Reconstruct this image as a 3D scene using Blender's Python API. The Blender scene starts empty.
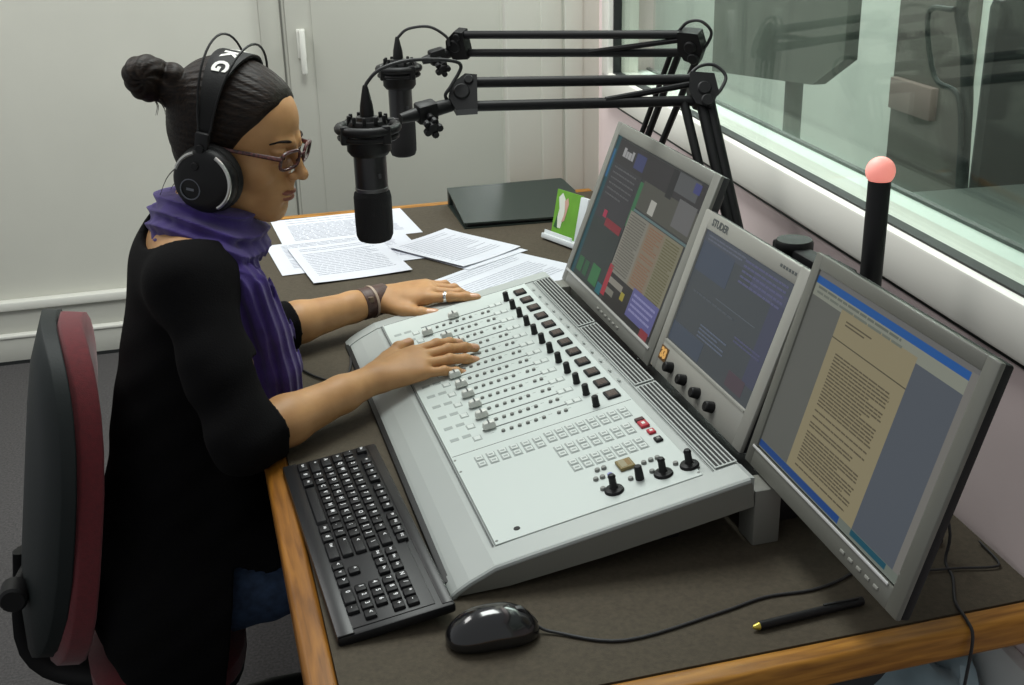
import bpy, bmesh, math, random
import numpy as np
from mathutils import Vector, Matrix
random.seed(7); rng = np.random.default_rng(7)
SC = bpy.context.scene
COL = SC.collection
R = math.radians
V = Vector

# ------------------------------------------------------------------ materials
def nt(name):
    m = bpy.data.materials.new(name); m.use_nodes = True
    t = m.node_tree; b = t.nodes['Principled BSDF']
    return m, t, b
def mat(name, col, rough=.5, metal=0, var=0, vscale=40, bump=0, bscale=200, spec=.5, stretch=None, sheen=0, coat=0):
    """plain surface; var mixes in a darker/lighter noise, bump adds a fine noise relief"""
    m, t, b = nt(name); n = t.nodes; l = t.links
    b.inputs['Base Color'].default_value = (*col, 1); b.inputs['Roughness'].default_value = rough
    b.inputs['Metallic'].default_value = metal; b.inputs['Specular IOR Level'].default_value = spec
    if sheen: b.inputs['Sheen Weight'].default_value = sheen; b.inputs['Sheen Roughness'].default_value = .6
    if coat: b.inputs['Coat Weight'].default_value = coat
    tc = n.new('ShaderNodeTexCoord'); mp = n.new('ShaderNodeMapping'); l.new(tc.outputs['Object'], mp.inputs['Vector'])
    if stretch: mp.inputs['Scale'].default_value = stretch
    if var:
        x = n.new('ShaderNodeTexNoise'); x.inputs['Scale'].default_value = vscale; x.inputs['Detail'].default_value = 6
        l.new(mp.outputs['Vector'], x.inputs['Vector'])
        r = n.new('ShaderNodeValToRGB'); r.color_ramp.elements[0].position = .3; r.color_ramp.elements[1].position = .7
        r.color_ramp.elements[0].color = (*[c*(1-var) for c in col], 1); r.color_ramp.elements[1].color = (*[min(1, c*(1+var)) for c in col], 1)
        l.new(x.outputs['Fac'], r.inputs['Fac']); l.new(r.outputs['Color'], b.inputs['Base Color'])
    if bump:
        x = n.new('ShaderNodeTexNoise'); x.inputs['Scale'].default_value = bscale; x.inputs['Detail'].default_value = 4
        l.new(mp.outputs['Vector'], x.inputs['Vector'])
        u = n.new('ShaderNodeBump'); u.inputs['Strength'].default_value = bump; u.inputs['Distance'].default_value = .002
        l.new(x.outputs['Fac'], u.inputs['Height']); l.new(u.outputs['Normal'], b.inputs['Normal'])
    return m
def emat(name, col, s=1.0):
    m, t, b = nt(name)
    b.inputs['Base Color'].default_value = (.006, .006, .007, 1); b.inputs['Roughness'].default_value = .45; b.inputs['Specular IOR Level'].default_value = .3
    b.inputs['Emission Color'].default_value = (*col, 1); b.inputs['Emission Strength'].default_value = s*.55
    return m
def s2l(*c):
    """0-255 display colour to linear"""
    return tuple(((x/255)/12.92 if x/255 <= .04045 else ((x/255+.055)/1.055)**2.4) for x in c)
def wood(name, c0, c1, axis='Y', scale=14):
    m, t, b = nt(name); n = t.nodes; l = t.links
    tc = n.new('ShaderNodeTexCoord'); mp = n.new('ShaderNodeMapping'); l.new(tc.outputs['Object'], mp.inputs['Vector'])
    mp.inputs['Scale'].default_value = (8, .7, 8) if axis == 'Y' else (.7, 8, 8)
    x = n.new('ShaderNodeTexNoise'); x.inputs['Scale'].default_value = scale; x.inputs['Detail'].default_value = 8; x.inputs['Distortion'].default_value = .6
    l.new(mp.outputs['Vector'], x.inputs['Vector'])
    r = n.new('ShaderNodeValToRGB'); r.color_ramp.elements[0].position = .32; r.color_ramp.elements[1].position = .68
    r.color_ramp.elements[0].color = (*c0, 1); r.color_ramp.elements[1].color = (*c1, 1)
    l.new(x.outputs['Fac'], r.inputs['Fac']); l.new(r.outputs['Color'], b.inputs['Base Color'])
    b.inputs['Roughness'].default_value = .42; b.inputs['Coat Weight'].default_value = .04; b.inputs['Specular IOR Level'].default_value = .3
    u = n.new('ShaderNodeBump'); u.inputs['Strength'].default_value = .12; u.inputs['Distance'].default_value = .001
    l.new(x.outputs['Fac'], u.inputs['Height']); l.new(u.outputs['Normal'], b.inputs['Normal'])
    return m

# ------------------------------------------------------------------ mesh builder
class MB:
    def __init__(s): s.v = []; s.f = []; s.mi = []; s.sm = []; s.T = Matrix.Identity(4)
    def add(s, vs, fs, mi=0, smooth=False):
        o = len(s.v); T = s.T
        s.v += [tuple(T @ V(p)) for p in vs]
        s.f += [tuple(i+o for i in f) for f in fs]; s.mi += [mi]*len(fs); s.sm += [smooth]*len(fs); return s
    def bm(s, bm, mi=0, smooth=False):
        bm.verts.index_update()
        s.add([v.co.copy() for v in bm.verts], [[v.index for v in f.verts] for f in bm.faces], mi, smooth); bm.free(); return s
    def box(s, c, d, r=0, seg=2, mi=0, rot=None, taper=None):
        """box of size d centred on c; r rounds its edges; taper scales the +z end"""
        b = bmesh.new(); bmesh.ops.create_cube(b, size=1)
        for v in b.verts:
            k = (taper if taper and v.co.z > 0 else 1)
            v.co = V((v.co.x*d[0]*k, v.co.y*d[1]*k, v.co.z*d[2]))
        if r: bmesh.ops.bevel(b, geom=b.edges[:], offset=min(r, min(d)*.49), segments=seg, profile=.5, affect='EDGES')
        M = Matrix.Translation(c)
        if rot is not None: M = M @ rot
        bmesh.ops.transform(b, matrix=M, verts=b.verts[:])
        return s.bm(b, mi, bool(r))
    def span(s, a, b, r=0, mi=0, seg=2):
        return s.box([(x+y)/2 for x, y in zip(a, b)], [abs(y-x) for x, y in zip(a, b)], r, seg, mi)
    def lathe(s, prof, c=(0,0,0), ax=(0,0,1), n=24, mi=0, smooth=True):
        """prof = [(radius, height)] turned about the axis ax through c"""
        q = V((0,0,1)).rotation_difference(V(ax).normalized()).to_matrix().to_4x4(); M = Matrix.Translation(c) @ q
        vs = []; fs = []
        for (r, z) in prof:
            for k in range(n):
                a = 2*math.pi*k/n; vs.append(M @ V((r*math.cos(a), r*math.sin(a), z)))
        for i in range(len(prof)-1):
            for k in range(n):
                fs.append((i*n+k, i*n+(k+1) % n, (i+1)*n+(k+1) % n, (i+1)*n+k))
        if prof[0][0] > 1e-6: fs.append(tuple(range(n))[::-1])
        if prof[-1][0] > 1e-6: fs.append(tuple(range((len(prof)-1)*n, len(prof)*n)))
        return s.add(vs, fs, mi, smooth)
    def cyl(s, a, b, r, r2=None, n=20, mi=0, bev=None):
        a = V(a); b = V(b); L = (b-a).length; r2 = r if r2 is None else r2
        e = min(r, r2, L/2)*.18 if bev is None else bev
        return s.lathe([(r-e, 0), (r, e), (r2, L-e), (r2-e, L)], a, b-a, n, mi)
    def torus(s, c, ax, R0, r, n=32, m=10, mi=0, a0=0, a1=2*math.pi, squash=1):
        q = V((0,0,1)).rotation_difference(V(ax).normalized()).to_matrix()
        full = abs(a1-a0-2*math.pi) < 1e-6; pts = []
        for k in range(n+(0 if full else 1)):
            a = a0+(a1-a0)*k/n; pts.append(V(c)+q @ V((R0*math.cos(a), R0*math.sin(a)*squash, 0)))
        return s.tube(pts, r, m, mi, closed=full)
    def tube(s, pts, r, n=8, mi=0, closed=False, sub=0, flat=None, up=None):
        """swept round (or flattened) section along pts; r may be a list"""
        P = [V(p) for p in pts]; rr = list(r) if isinstance(r, (list, tuple)) else [r]*len(P)
        if sub:
            Q = []; q = []
            N = len(P); rngi = range(N if closed else N-1)
            for i in rngi:
                p0 = P[(i-1) % N] if closed or i > 0 else P[0]*2-P[1]; p1 = P[i]; p2 = P[(i+1) % N]
                p3 = P[(i+2) % N] if closed or i+2 < N else p2*2-p1
                for k in range(sub):
                    t = k/sub
                    Q.append(.5*((2*p1)+(p2-p0)*t+(2*p0-5*p1+4*p2-p3)*t*t+(3*p1-p0-3*p2+p3)*t**3)); q.append(rr[i]*(1-t)+rr[(i+1) % N]*t)
            if not closed: Q.append(P[-1]); q.append(rr[-1])
            P, rr = Q, q
        N = len(P); vs = []; fs = []; prev = None
        for i in range(N):
            d = (P[(i+1) % N]-P[i-1]) if closed else (P[min(i+1, N-1)]-P[max(i-1, 0)])
            d = d.normalized() if d.length > 1e-9 else V((0,0,1))
            if up is not None: x = V(up)-d*V(up).dot(d)
            elif prev is None: x = d.orthogonal()
            else: x = prev-d*prev.dot(d)
            x.normalize(); prev = x; y = d.cross(x)
            fx, fy = flat if flat else (1, 1)
            for k in range(n):
                a = 2*math.pi*k/n; vs.append(P[i]+rr[i]*(x*math.cos(a)*fx+y*math.sin(a)*fy))
        for i in range(N if closed else N-1):
            j = (i+1) % N
            for k in range(n): fs.append((i*n+k, i*n+(k+1) % n, j*n+(k+1) % n, j*n+k))
        if not closed: fs.append(tuple(range(n))[::-1]); fs.append(tuple(range((N-1)*n, N*n)))
        return s.add(vs, fs, mi, True)
    def prism(s, poly, fn, d0, d1, mi=0, smooth=False):
        """extrude a 2-D outline; fn(a, b, d) places a point"""
        n = len(poly)
        vs = [fn(a, b, d0) for a, b in poly]+[fn(a, b, d1) for a, b in poly]
        fs = [tuple(range(n))[::-1], tuple(range(n, 2*n))]+[(k, (k+1) % n, n+(k+1) % n, n+k) for k in range(n)]
        return s.add(vs, fs, mi, smooth)
def world_of(p):
    o = V((0,0,0))
    while p is not None: o += p.location; p = p.parent
    return o
def obj(name, mb, mats, parent=None, auto=True):
    """link a builder as ONE mesh object; its points are world points"""
    me = bpy.data.meshes.new(name); o0 = world_of(parent)
    me.from_pydata([tuple(V(p)-o0) for p in mb.v], [], mb.f)
    mats = mats if isinstance(mats, (list, tuple)) else [mats]
    for m in mats: me.materials.append(m)
    me.polygons.foreach_set('material_index', mb.mi); me.polygons.foreach_set('use_smooth', mb.sm)
    b = bmesh.new(); b.from_mesh(me); bmesh.ops.recalc_face_normals(b, faces=b.faces[:]); b.to_mesh(me); b.free()
    if auto and any(mb.sm):
        try: me.set_sharp_from_angle(angle=R(38))
        except Exception: pass
    me.update()
    o = bpy.data.objects.new(name, me); COL.objects.link(o); o.parent = parent
    return o
def thing(name, label, cat, loc=(0,0,0), group=None):
    o = bpy.data.objects.new(name, None); COL.objects.link(o); o.location = loc; o.empty_display_size = .05
    return tag(o, label, cat, group)
def tag(o, label, cat, group=None):
    o['label'] = label; o['category'] = cat
    if group: o['group'] = group
    return o
def struct(name, mb, mats):
    o = obj(name, mb, mats); o['kind'] = 'structure'; return o
def dup(o, loc, parent=None):
    c = o.copy(); COL.objects.link(c); c.parent = parent if parent else o.parent; c.location = loc; return c
def text_mesh(s, size, M, depth=.0004, bold=0):
    """letters as a builder-ready mesh, centred, placed by matrix M"""
    cu = bpy.data.curves.new('letters', 'FONT'); cu.body = s; cu.size = size; cu.align_x = 'CENTER'; cu.align_y = 'CENTER'; cu.extrude = depth; cu.offset = bold
    cu.resolution_u = 3
    o = bpy.data.objects.new('letters', cu); COL.objects.link(o)
    dg = bpy.context.evaluated_depsgraph_get(); me = bpy.data.meshes.new_from_object(o.evaluated_get(dg))
    vs = [M @ v.co for v in me.vertices]; fs = [tuple(p.vertices) for p in me.polygons]
    bpy.data.objects.remove(o); bpy.data.curves.remove(cu); bpy.data.meshes.remove(me)
    return vs, fs
def frame(o, x, y, z):
    """matrix with the given axes and origin"""
    M = Matrix.Identity(4)
    for i, a in enumerate((x, y, z)):
        a = V(a)
        for k in range(3): M[k][i] = a[k]
    for k in range(3): M[k][3] = o[k]
    return M
# ================================================================== palette
WALLW = mat('painted_wall', s2l(197,197,187), .75, var=.03, vscale=3, bump=.03)
PANEL = mat('grey_panel', s2l(184,184,174), .55, var=.02, vscale=2)
DUCT = mat('duct_grey', s2l(182,182,174), .5)
TRIMW = mat('trim_white', s2l(218,218,210), .4)
ROSE = mat('rose_wall', s2l(236,218,217), .75, var=.03, vscale=4, bump=.03)
FRAMEW = mat('window_frame_white', s2l(236,234,226), .4)
GASKET_SHADE = mat('gasket_and_shadow_black', (.012,.014,.014), .6)
SILLG = mat('sill_pale_green', s2l(236,246,238), .5)
CARPET = mat('grey_carpet', s2l(69,67,67), .95, var=.35, vscale=160, bump=.5, bscale=400)
DESKTOP = mat('desk_felt', s2l(72,65,53), .82, var=.16, vscale=170, bump=.2, bscale=600, spec=.3)
OAK = wood('oak_edge', s2l(108,66,16), s2l(152,100,34), 'Y')
OAKX = wood('oak_edge_across', s2l(122,78,22), s2l(172,120,46), 'X')
BLK = mat('black_plastic', (.0075,.0075,.008), .5, spec=.28, bump=.03, bscale=900)
BLKM = mat('black_metal', (.006,.006,.0065), .5, spec=.25)
RUB = mat('black_rubber', (.014,.014,.015), .6)
DARKG = mat('dark_grey_plastic', (.035,.036,.038), .5)
CHROME = mat('chrome', (.75,.75,.76), .2, metal=1)
SILVER = mat('silver_plastic', s2l(150,150,143), .42, metal=.15)
CONS = mat('console_silver', s2l(167,172,169), .42, metal=.1, var=.015, vscale=6)
FACE = mat('console_face', s2l(191,199,195), .45)
CONSIDE = mat('console_side_grey_shaded', s2l(112,112,105), .5)  # side grey, with the weaker light there darkened into the colour
PRINT = mat('panel_print_grey', s2l(150,157,154), .6)
INK = mat('panel_ink', s2l(80,84,84), .6)
BTN = mat('button_grey', s2l(120,122,118), .45)
BTNP = mat('button_pale', s2l(202,208,204), .35)
RED = mat('button_red', s2l(170,30,48), .4)
PAPER = mat('paper', s2l(203,206,214), .8)
PAPINK = mat('print_on_paper', s2l(168,171,182), .8)

# ================================================================== room shell
YB = 3.262                                   # back wall
WD = V((math.sin(R(5)), math.cos(R(5)), 0)); WN = V((WD.y, -WD.x, 0)); W0 = V((.822, .1, 0))   # window wall: direction, outward normal, a point
def wp(s, d, z): p = W0+WD*s+WN*d; return V((p.x, p.y, z))
struct('floor', MB().span((-2.2,-1.6,-.05), (1.05,3.4,0)), CARPET)
struct('wall_back', MB().span((-2.2,YB,0), (1.06,YB+.12,2.7)), WALLW)
m = MB(); x0 = .268
m.span((x0+.012,YB-.022,.03), (1.04,YB,2.2), .003); m.span((x0+.10,YB-.026,.10), (1.03,YB-.02,2.1), .002)
door = struct('door_1', m, PANEL)
struct('trim_1', MB().span((x0-.075,YB-.012,.21), (x0-.004,YB,2.3), .003), PANEL)
struct('trim_2', MB().span((x0-.003,YB-.003,.2), (x0+.003,YB,2.3)), mat('seam_shadow_gap', s2l(126,126,120), .7))
m = MB(); m.span((.312,YB-.032,.985), (.342,YB-.024,1.085), .006); m.cyl((.327,YB-.06,1.075), (.327,YB-.028,1.075), .009); m.box((.327,YB-.063,1.01), (.020,.014,.15), .006)
obj('door_handle', m, TRIMW, door)
m = MB()                                     # cable duct along the foot of the back wall
m.span((-2.2,YB-.055,0), (.28,YB,.098), .004); m.span((-2.2,YB-.03,.098), (.28,YB,.19), .002); m.span((-2.2,YB-.045,.19), (.28,YB,.222), .006, 1)
m.span((-2.2,YB-.06,.095), (.28,YB-.02,.106), .003, 1); m.span((-2.2,YB-.058,0), (.28,YB-.05,.012), 0, 2)
struct('baseboard_back', m, [DUCT, TRIMW, GASKET_SHADE])
# projecting pier between the window and the back wall
m = MB(); m.span((.742,2.075,0), (1.0,2.115,2.7), .004); m.span((.835,2.069,0), (.893,2.08,2.7), .003); m.span((.90,2.066,0), (.95,2.08,2.7), .003)
struct('wall_pier', m, WALLW)
# window wall
L0, L1 = -1.5, 1.97
def wbox(mb, s0, s1, d0, d1, z0, z1, mi=0, r=0):
    b = MB(); b.span((s0,d0,z0), (s1,d1,z1), r); mb.add([wp(*p) for p in b.v], b.f, mi, bool(r))
m = MB(); wbox(m, L0, L1, 0, .12, 0, 1.0); wbox(m, L0, L1, 0, .12, 2.05, 2.7); wbox(m, 1.86, L1, 0, .12, 1.0, 2.05); wbox(m, L0, -1.4, 0, .12, 1.0, 2.05)
struct('wall_right', m, ROSE)
m = MB()
wbox(m, -1.4, 1.86, -.022, .06, 1.008, 1.078, 0, .005); wbox(m, -1.4, 1.86, -.022, .06, 1.98, 2.05, 0, .005); wbox(m, 1.80, 1.862, -.022, .06, 1.04, 2.0, 0, .005); wbox(m, -1.402, -1.34, -.022, .06, 1.04, 2.0, 0, .005)
wbox(m, -1.4, 1.86, -.008, 0, .997, 1.008, 1)  # black strip painted in as the shadow line under the frame
for a, b, c, d in ((-1.34,1.80,1.078,1.081),(-1.34,1.80,1.972,1.98)): wbox(m, a, b, -.008, .012, c, d, 1)
for a, b in ((1.792,1.80),(-1.34,-1.332)): wbox(m, a, b, -.008, .012, 1.08, 1.98, 1)
win = struct('window_1', m, [FRAMEW, GASKET_SHADE])
def glass(name, tint, fac):
    m_, t, b = nt(name); n = t.nodes; l = t.links; n.remove(b)
    tr = n.new('ShaderNodeBsdfTransparent'); tr.inputs['Color'].default_value = (*tint, 1)
    gl = n.new('ShaderNodeBsdfGlossy'); gl.inputs['Roughness'].default_value = .01; gl.inputs['Color'].default_value = (.95,1,.97,1)
    fr = n.new('ShaderNodeFresnel'); ge = n.new('ShaderNodeNewGeometry'); io = n.new('ShaderNodeMapRange'); io.inputs['To Min'].default_value = 1.12; io.inputs['To Max'].default_value = 1/1.12; l.new(ge.outputs['Backfacing'], io.inputs['Value']); l.new(io.outputs['Result'], fr.inputs['IOR'])
    ad = n.new('ShaderNodeMath'); ad.operation = 'MULTIPLY_ADD'; ad.inputs[1].default_value = 1.0; ad.inputs[2].default_value = fac; l.new(fr.outputs['Fac'], ad.inputs[0])
    mx = n.new('ShaderNodeMixShader'); l.new(ad.outputs[0], mx.inputs['Fac']); l.new(tr.outputs[0], mx.inputs[1]); l.new(gl.outputs[0], mx.inputs[2])
    l.new(mx.outputs[0], n['Material Output'].inputs['Surface']); return m_
GLASS = glass('window_glass', (.925,.955,.935), .03)
m = MB(); wbox(m, -1.34, 1.80, .006, .012, 1.08, 1.98); obj('pane', m, GLASS, win)
m = MB(); wbox(m, -1.34, 1.80, .096, .102, 1.07, 1.98); obj('pane', m, GLASS, win)
m = MB(); wbox(m, -1.4, 1.86, .012, .105, 1.0, 1.074, 0); wbox(m, -1.4, 1.86, .098, .108, 1.0, 1.079, 1); obj('sill', m, [SILLG, DARKG], win)
m = MB(); wbox(m, L0, .13, -.02, 0, .575, .65, 0, .004); struct('trim_3', m, mat('duct_bright', s2l(244,244,240), .4))     # pale duct on the window wall below the desk
# ---- room beyond the glass
NEXT = mat('next_room_wall', s2l(232,238,228), .8); NEXTD = mat('next_room_dark', s2l(92,97,94), .8)
m = MB(); wbox(m, -2.5, 10, 1.75, 1.85, 0, 2.7); wbox(m, 10, 10.1, .3, 1.85, 0, 2.7); wbox(m, -2.6, -2.5, .3, 1.85, 0, 2.7)
struct('wall_far', m, NEXT)
m = MB(); wbox(m, -2.5, 10, .3, 1.85, -.05, 0); struct('floor_far', m, NEXTD)

# ================================================================== desk
DZ = .75
def desk_x(y): return .808+(.955-.808)*max(0, min(1, y/2.0))
desk = thing('desk', 'long studio desk with a dark grey felt top and oak edges', 'desk', (.4,1,0))
m = MB(); m.prism([(0,0),(desk_x(0),0),(desk_x(2),2.0),(0,2.0)], lambda a, b, d: V((a, b, d)), .712, DZ)
obj('desk_top', m, DESKTOP, desk)
def edge(pts, name, mt):
    """rounded oak lipping swept along pts"""
    mb = MB(); n = 16; prof = []
    for (x, z) in ((-.017,-.019),(.017,-.019),(.017,.019),(-.017,.019)):
        sx, sz = (1 if x > 0 else -1), (1 if z > 0 else -1); c = (x-sx*.008, z-sz*.008); a0 = math.atan2(sz, sx)-math.pi/4
        for k in range(5):
            a = a0+k*math.pi/8; prof.append((c[0]+.008*math.cos(a), c[1]+.008*math.sin(a)))
    a, b = V(pts[0]), V(pts[1]); d = (b-a).normalized(); sd = V((d.y,-d.x,0))
    mb.prism(prof, lambda x, z, t: a+sd*x+V((0,0,z))+d*t*(b-a).length, 0, 1, 0, True)
    return obj(name, mb, mt, desk)
edge([(-.017,-.034,.732), (-.017,2.034,.732)], 'oak_edging', OAK)
edge([(-.02,-.017,.732), (desk_x(0)-.002,-.017,.732)], 'oak_edging', OAKX)
edge([(-.02,2.017,.732), (desk_x(2)-.002,2.017,.732)], 'oak_edging', OAKX)
for y in (.12, 1.88): obj('leg_panel', MB().span((.08,y-.014,0), (.72,y+.014,.712), .003), DARKG, desk)
obj('modesty_panel', MB().span((.62,.134,.2), (.64,1.866,.712), .002), DARKG, desk)
# ================================================================== mixing console
def cz(x):                                   # height of the sloping top
    return .745+.192*x
SL = math.atan(.192); CSL, SSL = math.cos(SL), math.sin(SL)
CU, CN = V((CSL,0,SSL)), V((-SSL,0,CSL))
def cp(x, y, h=0): return V((x, y, cz(x)))+CN*h
def cbox(mb, x, y, dx, dy, h0, h1, r=.0008, mi=0, taper=None):
    b = MB(); b.box((0,0,0), (dx,dy,h1-h0), r, 1, taper=taper)
    mb.add([cp(x,y,(h0+h1)/2)+CU*v[0]+V((0,v[1],0))+CN*v[2] for v in b.v], b.f, mi, False)
Y0, Y1 = .2, 1.075
con = thing('mixing_console', 'silver broadcast mixing console with faders and buttons under her hands', 'mixing console', (.35,.64,DZ))
top = [(.149,.753),(.158,.760),(.173,.769),(.204,.7835),(.245,.792),(.335,.8093),(.44,.8295),(.530,.8468),(.536,.846)]
bot = [(.536,.806),(.45,.79),(.335,.770),(.22,.7535),(.155,.751)]
m = MB(); m.prism([(x, z-.0012) for x, z in top]+bot, lambda a, b, d: V((a,d,b)), Y0+.004, Y1-.004)
obj('body', m, CONS, con)
# end cheeks: silver rim over a grey side, its colour darkened as shade
for nm, ya, yb in (('side_panel', Y0, Y0+.042), ('side_panel', Y1-.034, Y1)):
    m = MB(); m.prism([(x, z+.0004) for x, z in top]+bot, lambda a, b, d: V((a,d,b)), ya+.003, yb)
    out = ya if ya == Y0 else yb-.003
    rim = [(x, z-.0015) for x, z in top[:-1]]+[(.533,.838)]+[(x, z+.002) for x, z in bot]
    m.prism(rim, lambda a, b, d: V((a,d,b)), ya if ya == Y0 else yb, (ya+.004) if ya == Y0 else yb+.002, 1)
    obj('side_panel', m, [CONS, CONSIDE], con)
m = MB(); m.tube([V((x, Y0+.003, z-.003)) for x, z in top[:-1]], .0042, 8); obj('edge_rim', m, CONS, con)
# the work surface
m = MB(); cbox(m, .3505, .6425, .275, .800, .0002, .0016); face = obj('face_plate', m, FACE, con)
m = MB(); cbox(m, .500, .6425, .0009, .800, .001, .0019, 0); cbox(m, .2125, .6425, .0012, .800, .0002, .0019, 0); pass
for y in (.4865, 1.041): cbox(m, .3505, y, .27, .0008, .001, .0019, 0)
obj('seam', m, INK, con)
CH = [.991-.0405*i for i in range(12)]; KY = [.986-.0442*i for i in range(12)]     # channel centre lines
FADX = [.335, .279, .305, .318, .287, .281, .281, .282, .283, .284, .284, .285]
mk = MB()
for y in CH:
    sl_ = MB(); cbox(sl_, .344, y-.012, .142, .0022, .0012, .0021, 0); obj('fader_slot', sl_, INK, con)
    for k in range(2): cbox(mk, .232+.018*k, y-.012, .013, .009, .0012, .0018, 0)
    for k in range(9): cbox(mk, .285+.0145*k, y-.0385+.0125, .005, .0009, .0012, .0018, 0)
    cbox(mk, .491, y+.012, .003, .010, .0012, .0018, 0)
obj('printed_marking', mk, PRINT, con)['kind'] = 'stuff'
proto = {}
def put(key, name, mb, mt, at):
    """first use builds the part at the origin, later ones are copies"""
    if key not in proto:
        o = obj(name, mb, mt, None); o.parent = con; proto[key] = o
    else:
        o = proto[key].copy(); COL.objects.link(o); o.parent = con
    o.location = at-con.location; o.rotation_euler = (0,-SL,0); return o
cap = MB(); cap.box((0,0,.0075), (.021,.013,.011), .003, 2, taper=.8); cap.box((0,0,.0132), (.0022,.0105,.0012), 0, mi=1); cap.box((0,0,.001), (.006,.003,.006))
FCAP = mat('fader_cap_grey', s2l(205,207,200), .4)
for y, x in zip(CH, FADX): put('fader', 'fader_cap', cap, [FCAP, INK], cp(x, y-.012, .0012))
b = MB(); b.cyl((0,0,0), (0,0,.0035), .0031, .0028, 10)
for y in CH:
    for k in range(8):
        put('cb', 'channel_button', b, BTN, cp((.300+.0122*k) if k < 6 else (.3835+.0105*(k-6)), y-.0318, .0012))
kn = MB(); kn.cyl((0,0,0), (0,0,.003), .0058, .0056, 16); kn.cyl((0,0,.002), (0,0,.017), .0053, .0050, 14); kn.box((.003,0,.0192), (.005,.001,.0008), 0, mi=1)
lab = MB(); lab.box((0,0,.002), (.0205,.0245,.004), .001, 1); lab.box((0,0,.0041), (.0140,.0175,.0006), 0, mi=1)
for k in range(3): lab.box((-.005+.0048*k,.001,.0045), (.0022,.0150-.003*(k % 2),.0004), 0, mi=2)
DISP = mat('display_brown', s2l(70,58,52), .3); DISPT = emat('display_glyph', s2l(112,96,86), .9)
for y in KY:
    put('knob', 'rotary_knob', kn, [BLK, TRIMW], cp(.4355, y, .0012)); put('disp', 'channel_display', lab, [BLK, DISP, DISPT], cp(.4655, y+.017, .0012))
pb = MB(); pb.box((0,0,.0006), (.0098,.0118,.0020), .0006, 1); pb.box((0,0,.0002), (.0125,.0148,.0012), 0, mi=1)
for y in CH:
    for k in range(3): put('pale', 'select_button', pb, [BTNP, PRINT], cp(.4065+.0115*k if k < 2 else .4195+.006, y-.010-.0*k, .0012)) if k < 2 else None
    for k in range(1): put('pale', 'select_button', pb, [BTNP, PRINT], cp(.262, y-.028, .0012))
sq = MB(); sq.box((0,0,.0008), (.0098,.0118,.0026), .0007, 1); sq.box((0,.0,.0022), (.0058,.0034,.0004), 0, mi=1); sq.box((0,0,.0002), (.0128,.0150,.0014), 0, mi=1)
for r_, (xa, xb, y) in enumerate(((.352,.462,.4555),(.352,.450,.4085),(.357,.4495,.3615))):
    n = 8 if r_ == 0 else 7
    for k in range(n):
        for j in (0, 1): put('sq', 'square_button', sq, [BTNP, PRINT], cp(xa+(xb-xa)*k/(n-1), y+.0085-.017*j, .0012))
for k in range(6):
    for j in (0, 1): put('sq', 'square_button', sq, [BTNP, PRINT], cp(.250+.0168*k, .459-.0175*j, .0012))
jd = MB(); jd.lathe([(.0125,0),(.0128,.0015),(.0115,.004),(.006,.0055),(.0048,.008),(.0046,.019),(.0052,.0215),(.0036,.0245),(0,.025)], n=20)
for x, y in ((.379,.272),(.445,.272),(.480,.271)): put('joy', 'control_knob', jd, BLK, cp(x, y, .0012))
put('tall', 'plain_knob', MB().cyl((0,0,0), (0,0,.02), .0058, .0050, 16), BLK, cp(.416,.279,.0012))
rb = MB(); rb.box((0,0,.0022), (.013,.018,.0044), .001, 1); rb.box((0,0,.0046), (.0045,.0065,.0004), 0, mi=1)
put('red', 'red_button', rb, [RED, TRIMW], cp(.4705,.405,.0012))
put('redblk', 'red_button', MB().box((0,0,.0022), (.013,.009,.0046), .001, 1), mat('button_maroon', s2l(60,16,22), .4), cp(.4705,.4195,.0012))
rb = MB(); rb.box((0,0,.002), (.0105,.0125,.004), .001, 1); rb.box((0,0,.0042), (.004,.0045,.0004), 0, mi=1)
put('red2', 'small_red_button', rb, [RED, TRIMW], cp(.472,.380,.0012))
put('blk2', 'black_button', rb, [BLK, BTN], cp(.472,.355,.0012))
yb = MB(); yb.box((0,0,.0025), (.021,.024,.005), .001, 1); yb.box((0,0,.0052), (.015,.018,.0006), 0, mi=1); yb.box((.004,0,.0056), (.006,.016,.0004), 0, mi=2)
put('yel', 'lit_display_button', yb, [mat('brass_bezel', s2l(120,104,58), .4), emat('lit_cream', s2l(214,206,160), .75), emat('lit_amber', s2l(196,160,84), .7)], cp(.412,.320,.0012))
for x, y in ((.377,.330),(.386,.330),(.368,.310),(.377,.310),(.368,.283),(.406,.285),(.435,.285),(.434,.311),(.444,.312),(.453,.312),(.467,.285)):
    put('rnd', 'round_button', MB().cyl((0,0,0), (0,0,.004), .0038, .0034, 12), BTN, cp(x, y, .0012))
put('blue', 'round_button', MB().cyl((0,0,0), (0,0,.004), .0038, .0034, 12), mat('button_blue', s2l(116,118,176), .4), cp(.387,.309,.0012))
put('jack', 'socket', MB().cyl((0,0,0), (0,0,.0012), .0045, .004, 14), BLK, cp(.248,.262,.0012))
for x, y in ((.219,.250),(.219,.44),(.219,.475),(.483,.250)): put('scr', 'screw', MB().cyl((0,0,0), (0,0,.0008), .0022, .002, 8), BTN, cp(x, y, .0012))
m = MB()                                     # ventilation slots along the rear
mv = MB()
for a, c in ((.250,.515),(.528,.775),(.788,1.035)):
    for k in range(5): cbox(m, .508+.0055*k, (a+c)/2, .0036, c-a, .0008, .0019, 0)
    cbox(mv, .519, (a+c)/2, .030, c-a+.006, .0002, .0016, 0)
obj('vent_slot', m, BLK, con); obj('vent_plate', mv, CONS, con)
m = MB(); m.span((.540,Y0+.012,.772), (.606,Y1-.01,.812), .004); m.span((.606,Y0+.03,.772), (.64,Y1-.03,.80), .004); obj('rear_rail', m, BLK, con)
for y in (Y0+.022, Y1-.022): obj('foot', MB().span((.537,y-.021,DZ), (.574,y+.021,.828), .003), CONSIDE, con)
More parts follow.
